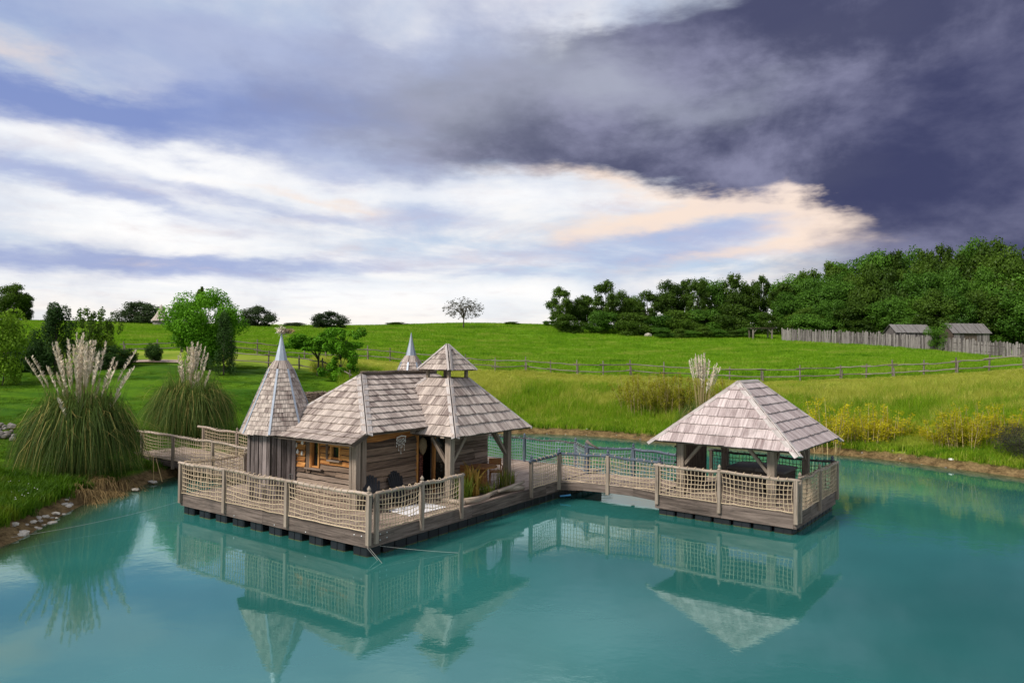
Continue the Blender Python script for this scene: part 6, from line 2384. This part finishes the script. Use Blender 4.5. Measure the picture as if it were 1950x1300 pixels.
# sheds behind the palisade
def shed(px0, px1, d, top_py, eave_py, label, mat_roof='tin', open_front=False):
    a = at_d(px0, eave_py, d); b = at_d(px1, eave_py, d)
    zt, ze = at_d((px0 + px1) / 2, top_py, d + 1.6).z, a.z
    zg = min(hz1(a.x, d), hz1(b.x, d)) - .2
    t = thing('shed', Vector(((a.x + b.x) / 2, d, zg)), label, 'shed')
    x0, x1 = a.x, b.x
    dep = 3.2
    ov = .25
    n = int((x1 - x0) / .28)
    mb = MB()
    mb.prism([Vector((x0, d + .03, zg)), Vector((x1, d + .03, zg)), Vector((x1, d + .03, ze)), Vector((x0, d + .03, ze))], (0, -1, 0), .05, (0, 0, 1))
    for (x, s_) in ((x0, -1), (x1, 1)):
        mb.prism([Vector((x, d, zg)), Vector((x, d + dep, zg)), Vector((x, d + dep, ze)), Vector((x, d + dep / 2, zt)), Vector((x, d, ze))][::-s_], (s_, 0, 0), .05, (0, 0, 1))
    w = mb.build('wall', 'beam' if open_front else 'pale', t)
    for k in range(n):
        if open_front and .25 < k / n < .62: continue
        mb = MB()
        xa = x0 + (k + .5) * (x1 - x0) / n
        mb.box((xa, d - rnd.uniform(.01, .04), (zg + ze) / 2), UP, (1, 0, 0), (0, 1, 0), ze - zg - .05, (x1 - x0) / n - .03, .03)
        mb.build('board', 'pale', w)
    for s_ in (0, 1):
        mb = MB()
        ya = d - ov if s_ == 0 else d + dep + ov
        p = [Vector((x0 - ov, ya, ze - .15)), Vector((x1 + ov, ya, ze - .15)), Vector((x1 + ov, d + dep / 2, zt)), Vector((x0 - ov, d + dep / 2, zt))]
        nn = fnormal(*p[:3])
        if nn.z < 0: p.reverse(); nn = -nn
        mb.prism(p, nn, .04)
        ro = mb.build('roof', mat_roof, t)
        if s_ == 0:
            m_ = int((x1 - x0) / .55)
            for k in range(m_ + 1):
                xa = x0 + (x1 - x0) * k / m_
                mb = MB(); mb.beam(Vector((xa, ya + .02, ze - .10)), Vector((xa, d + dep / 2, zt + .045)), .05, .05); mb.build('roof_batten', 'pale', ro)
    return t


shed(1708, 1774, 99, 618, 631, 'long grey shed with low metal roof left of the ivy')
shed(1816, 1884, 96, 616, 632, 'open fronted dark plank shed right of the ivy', open_front=True)
ivl = [(rnd.uniform(-1.5, 1.5), rnd.uniform(-.6, .6), rnd.uniform(.4, 3.6), .55, .5, .6) for k in range(26)] + [(1.7, 0, 3.9, .7, .5, .4), (1.2, 0, 4.2, .6, .5, .4)]
iv = tree_proto('ivy_bush', 500, 10, 8, 3600, .30, 'mid', 'ivy mound', 'bush', lobes=[(a * 2, b * 2, c * 2.2, d * 2, e * 2, f * 2) for a, b, c, d, e, f in ivl], trunk_r=.1)
iv.children[1].data.materials[0] = M['oak']
place(iv, 1783, 94.2, top_py=612, wpx=50, rotz=0.0, label='dark ivy mound growing over the palisade between the sheds')

# timber shelter frame beside the copse
fr = thing('timber_frame', ground_at(1452, 113), 'small weathered timber shelter frame at the end of the copse', 'shelter')
def fp(px, py): return at_d(px, py, 113)
gz = ground_at(1452, 113).z - .2
for px in (1434, 1470):
    q = fp(px, 626); mb = MB(); mb.box((q.x, q.y, (gz + q.z) / 2), UP, (1, 0, 0), (0, 1, 0), q.z - gz, .2, .2); mb.build('post', 'fence', fr)
    q2 = q + Vector((0, 1.8, 0)); mb = MB(); mb.box((q2.x, q2.y, (gz + q2.z) / 2), UP, (1, 0, 0), (0, 1, 0), q2.z - gz, .2, .2); mb.build('post', 'fence', fr)
a, b = fp(1430, 625), fp(1474, 625)
mb = MB(); mb.beam(a, b, .2, .22); mb.build('top_beam', 'fence', fr)
mb = MB(); mb.prism([a + Vector((0, -.3, .12)), b + Vector((0, -.3, .12)), b + Vector((0, 2.1, .12)), a + Vector((0, 2.1, .12))], UP, .06); mb.build('roof', 'beam', fr)
for s_, px in ((1, 1434), (-1, 1470)):
    q = fp(px, 626); mb = MB(); mb.beam(q + Vector((0, 0, -.7)), q + Vector((s_ * .6, 0, -.05)), .12, .12); mb.build('brace', 'fence', fr)

# far turret and roof on the left skyline
ft = ground_at(306, 120)
far = thing('far_turret', ft, 'far grey conical turret roof on the left skyline', 'turret')
zt_, ze_, zb_ = at_d(306, 579, 120).z, at_d(306, 611, 120).z, ft.z - .3
mb = MB(); mb.lathe(Vector((ft.x, ft.y, 0)), [(1.3, zb_), (1.3, ze_)], 12); mb.build('wall', 'pale', far)
mb = MB(); mb.lathe(Vector((ft.x, ft.y, 0)), [(1.65, ze_), (1.0, ze_ + (zt_ - ze_) * .30), (.42, ze_ + (zt_ - ze_) * .68), (.02, zt_)], 12); mb.build('roof', 'shingle', far)
fh = ground_at(338, 124)
fho = thing('far_house', fh, 'far grey house roof half hidden by the big green tree', 'house')
z1_, z0_ = at_d(338, 574, 124).z, at_d(338, 596, 124).z
mb = MB(); mb.box((fh.x + 1, fh.y + 2, (fh.z - .3 + z0_) / 2), UP, (1, 0, 0), (0, 1, 0), z0_ - fh.z + .3, 4.4, 4); mb.build('wall', 'pale', fho)
mb = MB(); mb.prism([(fh.x - 1.5, fh.y - .4, z0_), (fh.x + 3.5, fh.y - .4, z0_), (fh.x + 3.5, fh.y + 2, z1_), (fh.x - 1.5, fh.y + 2, z1_)], (0, -.7, .7), .08); mb.build('roof', 'tin', fho)

# green canopy piece at the right edge, white flowering shrub left
gt = ground_at(1948, 82)
mb = MB(); mb.box(Vector((gt.x, 82, at_d(1948, 687, 82).z)), (1, 0, 0), (0, 1, 0), UP, 1.6, 1.0, .25)
mb.beam(Vector((gt.x - .6, 82, gt.z - .1)), Vector((gt.x - .6, 82, at_d(1948, 687, 82).z)), .06, .06)
tag(mb.build('green_trough', 'green_tarp', origin=gt), 'green plastic trough at the right end of the rail fence', 'trough')
wf = tree_proto('flowering_shrub', 510, 10, 10, 900, .7, 'sparse', 'pinkish flowering shrub', 'shrub', nl=14, lob=.22, base=.1, trunk_r=.2)
wf.children[1].data.materials[0] = M['plume']
place(wf, 455, 124, top_py=610, wpx=26, W=10, label='pinkish flowering shrub on the crest right of the big green tree')

# gravel path
pth = MB()
row = []
for px, d in ((215, 57.5), (240, 58.2), (265, 58.8), (290, 59.3), (315, 59.6), (340, 59.8)):
    p, q = ground_at(px, d - .9), ground_at(px, d + .9)
    row.append((p + UP * .10, q + UP * .12))
for i in range(len(row) - 1):
    pth.raw([row[i][0], row[i + 1][0], row[i + 1][1], row[i][1]], [(0, 1, 2, 3)], None, .5)
M['gravel'] = plain('pale gravel', (0.36, 0.27, 0.22), .95, .1, var=.25, nscale=6)
tag(pth.build('path', 'gravel'), kind='structure')


# ------------------------------------------------------------------ stones
def stone_mesh(seed, mat, flat=.6):
    g = random.Random(seed)
    import bmesh
    bm = bmesh.new()
    bmesh.ops.create_icosphere(bm, subdivisions=1, radius=1)
    for v in bm.verts:
        k = 1 + .28 * mnoise.noise(v.co * 1.1 + Vector((seed * 3.1, 0, 0))) + g.uniform(-.08, .08)
        v.co = Vector((v.co.x * k, v.co.y * k * .8, v.co.z * k * flat))
    me = bpy.data.meshes.new('stone')
    bm.to_mesh(me); bm.free()
    me.materials.append(M[mat])
    return me


sm = [stone_mesh(k, 'rock', .75) for k in range(5)]
pile = thing('rock_pile', ground_at(10, 34), 'heap of rounded grey stones on the lawn at the left edge', 'rock pile')
for k in range(46):
    px = rnd.uniform(-26, 30); d = rnd.uniform(33.2, 35.6)
    p = ground_at(px, d)
    h_ = .45 * (1 - abs(d - 34.4) / 1.4) * rnd.random()
    s_ = rnd.uniform(.10, .21)
    inst('stone', sm[k % 5], pile, Matrix.Translation(p + UP * (h_ + .08)) @ Matrix.Rotation(rnd.random() * 6.28, 4, 'Z') @ Matrix.Scale(s_, 4))
fm = [stone_mesh(20 + k, 'stone', .35) for k in range(5)]
GS = 'pale flat stones along the left shore'
k = 0
while k < 34:
    t_ = rnd.random()
    px = 20 + 135 * t_ + rnd.uniform(-8, 8)
    py = 1030 - 68 * t_ + rnd.uniform(-14, 8)
    p = at_z(px, py, .05)
    sd_ = shore_dist(np.array([p.x]), np.array([p.y]))[0]
    p.z = hz1(p.x, p.y) + rnd.uniform(-.03, .03)
    if sd_ < -.15 or sd_ > .9: continue
    ob = bpy.data.objects.new('shore_stone', fm[k % 5]); COL.objects.link(ob)
    ob.location = p; ob.rotation_euler = (rnd.uniform(-.2, .2), rnd.uniform(-.2, .2), rnd.random() * 6.28)
    s_ = .06 + .17 * rnd.random() ** 2; ob.scale = (s_, s_, s_)
    tag(ob, 'pale flat stone on the left shore below the weeds', 'stone', GS)
    k += 1
for (px, py, s_, lab) in ((1937, 892, .24, 'large white stone at the water edge on the far right'), (1811, 886, .15, 'white stone at the water edge below the yellow willows'), (1753, 864, .17, 'pale stone on the bank right of the pavilion'),
                          (1890, 884, .09, 'small white stone on the right bank near the shrub'), (1713, 866, .08, 'tiny white stone on the bank left of the pale stone'), (290, 918, .28, 'pale flat rock at the shore under the left gangway'),
                          (258, 932, .26, 'pale flat rock at the shore under the straw'), (1272, 643, .0, '')):
    if s_ == 0: continue
    p = at_z(px, py, .06)
    p.z = max(hz1(p.x, p.y), 0) + s_ * .3
    ob = bpy.data.objects.new('bank_stone', fm[int(px) % 5] if px < 400 else sm[int(px) % 5].copy()); COL.objects.link(ob)
    if px > 400: ob.data.materials[0] = M['white'] if 'white' in lab else M['stone']
    ob.location = p; ob.rotation_euler = (0, 0, rnd.random() * 6); ob.scale = (s_, s_ * .8, s_ * .65)
    tag(ob, lab, 'stone')
bl = stone_mesh(60, 'stone', .7)
ob = bpy.data.objects.new('boulder', bl); COL.objects.link(ob)
p = ground_at(1234, 121); ob.location = p + UP * .35; ob.scale = (.75, .6, .6)
tag(ob, 'pale boulder at the foot of the middle copse', 'boulder')
# pebbles and clods along the bare bank
n = 2600
x, y = polar_points(n, -150, 2100, 19, 58)
d = shore_dist(x, y)
w_ = (d > -.15) & (d < .9)
x, y = x[w_], y[w_]
z = hz(x, y)
s = .025 + .09 * rng.random(len(x)) ** 3
scatter('bank_pebbles', np.stack([x, y, z + .01], 1), np.stack([s, s, s], 1), [fm[0], fm[1], sm[1], sm[2]], 'small pebbles and clods on the bare earth of the pond bank')

# prototypes that found no place are removed; the marker property goes too
for t in PROTOS:
    if t.get('free', 1):
        for ch in list(t.children):
            bpy.data.objects.remove(ch)
        bpy.data.objects.remove(t)
for ob in scene.objects:
    if 'free' in ob.keys():
        del ob['free']
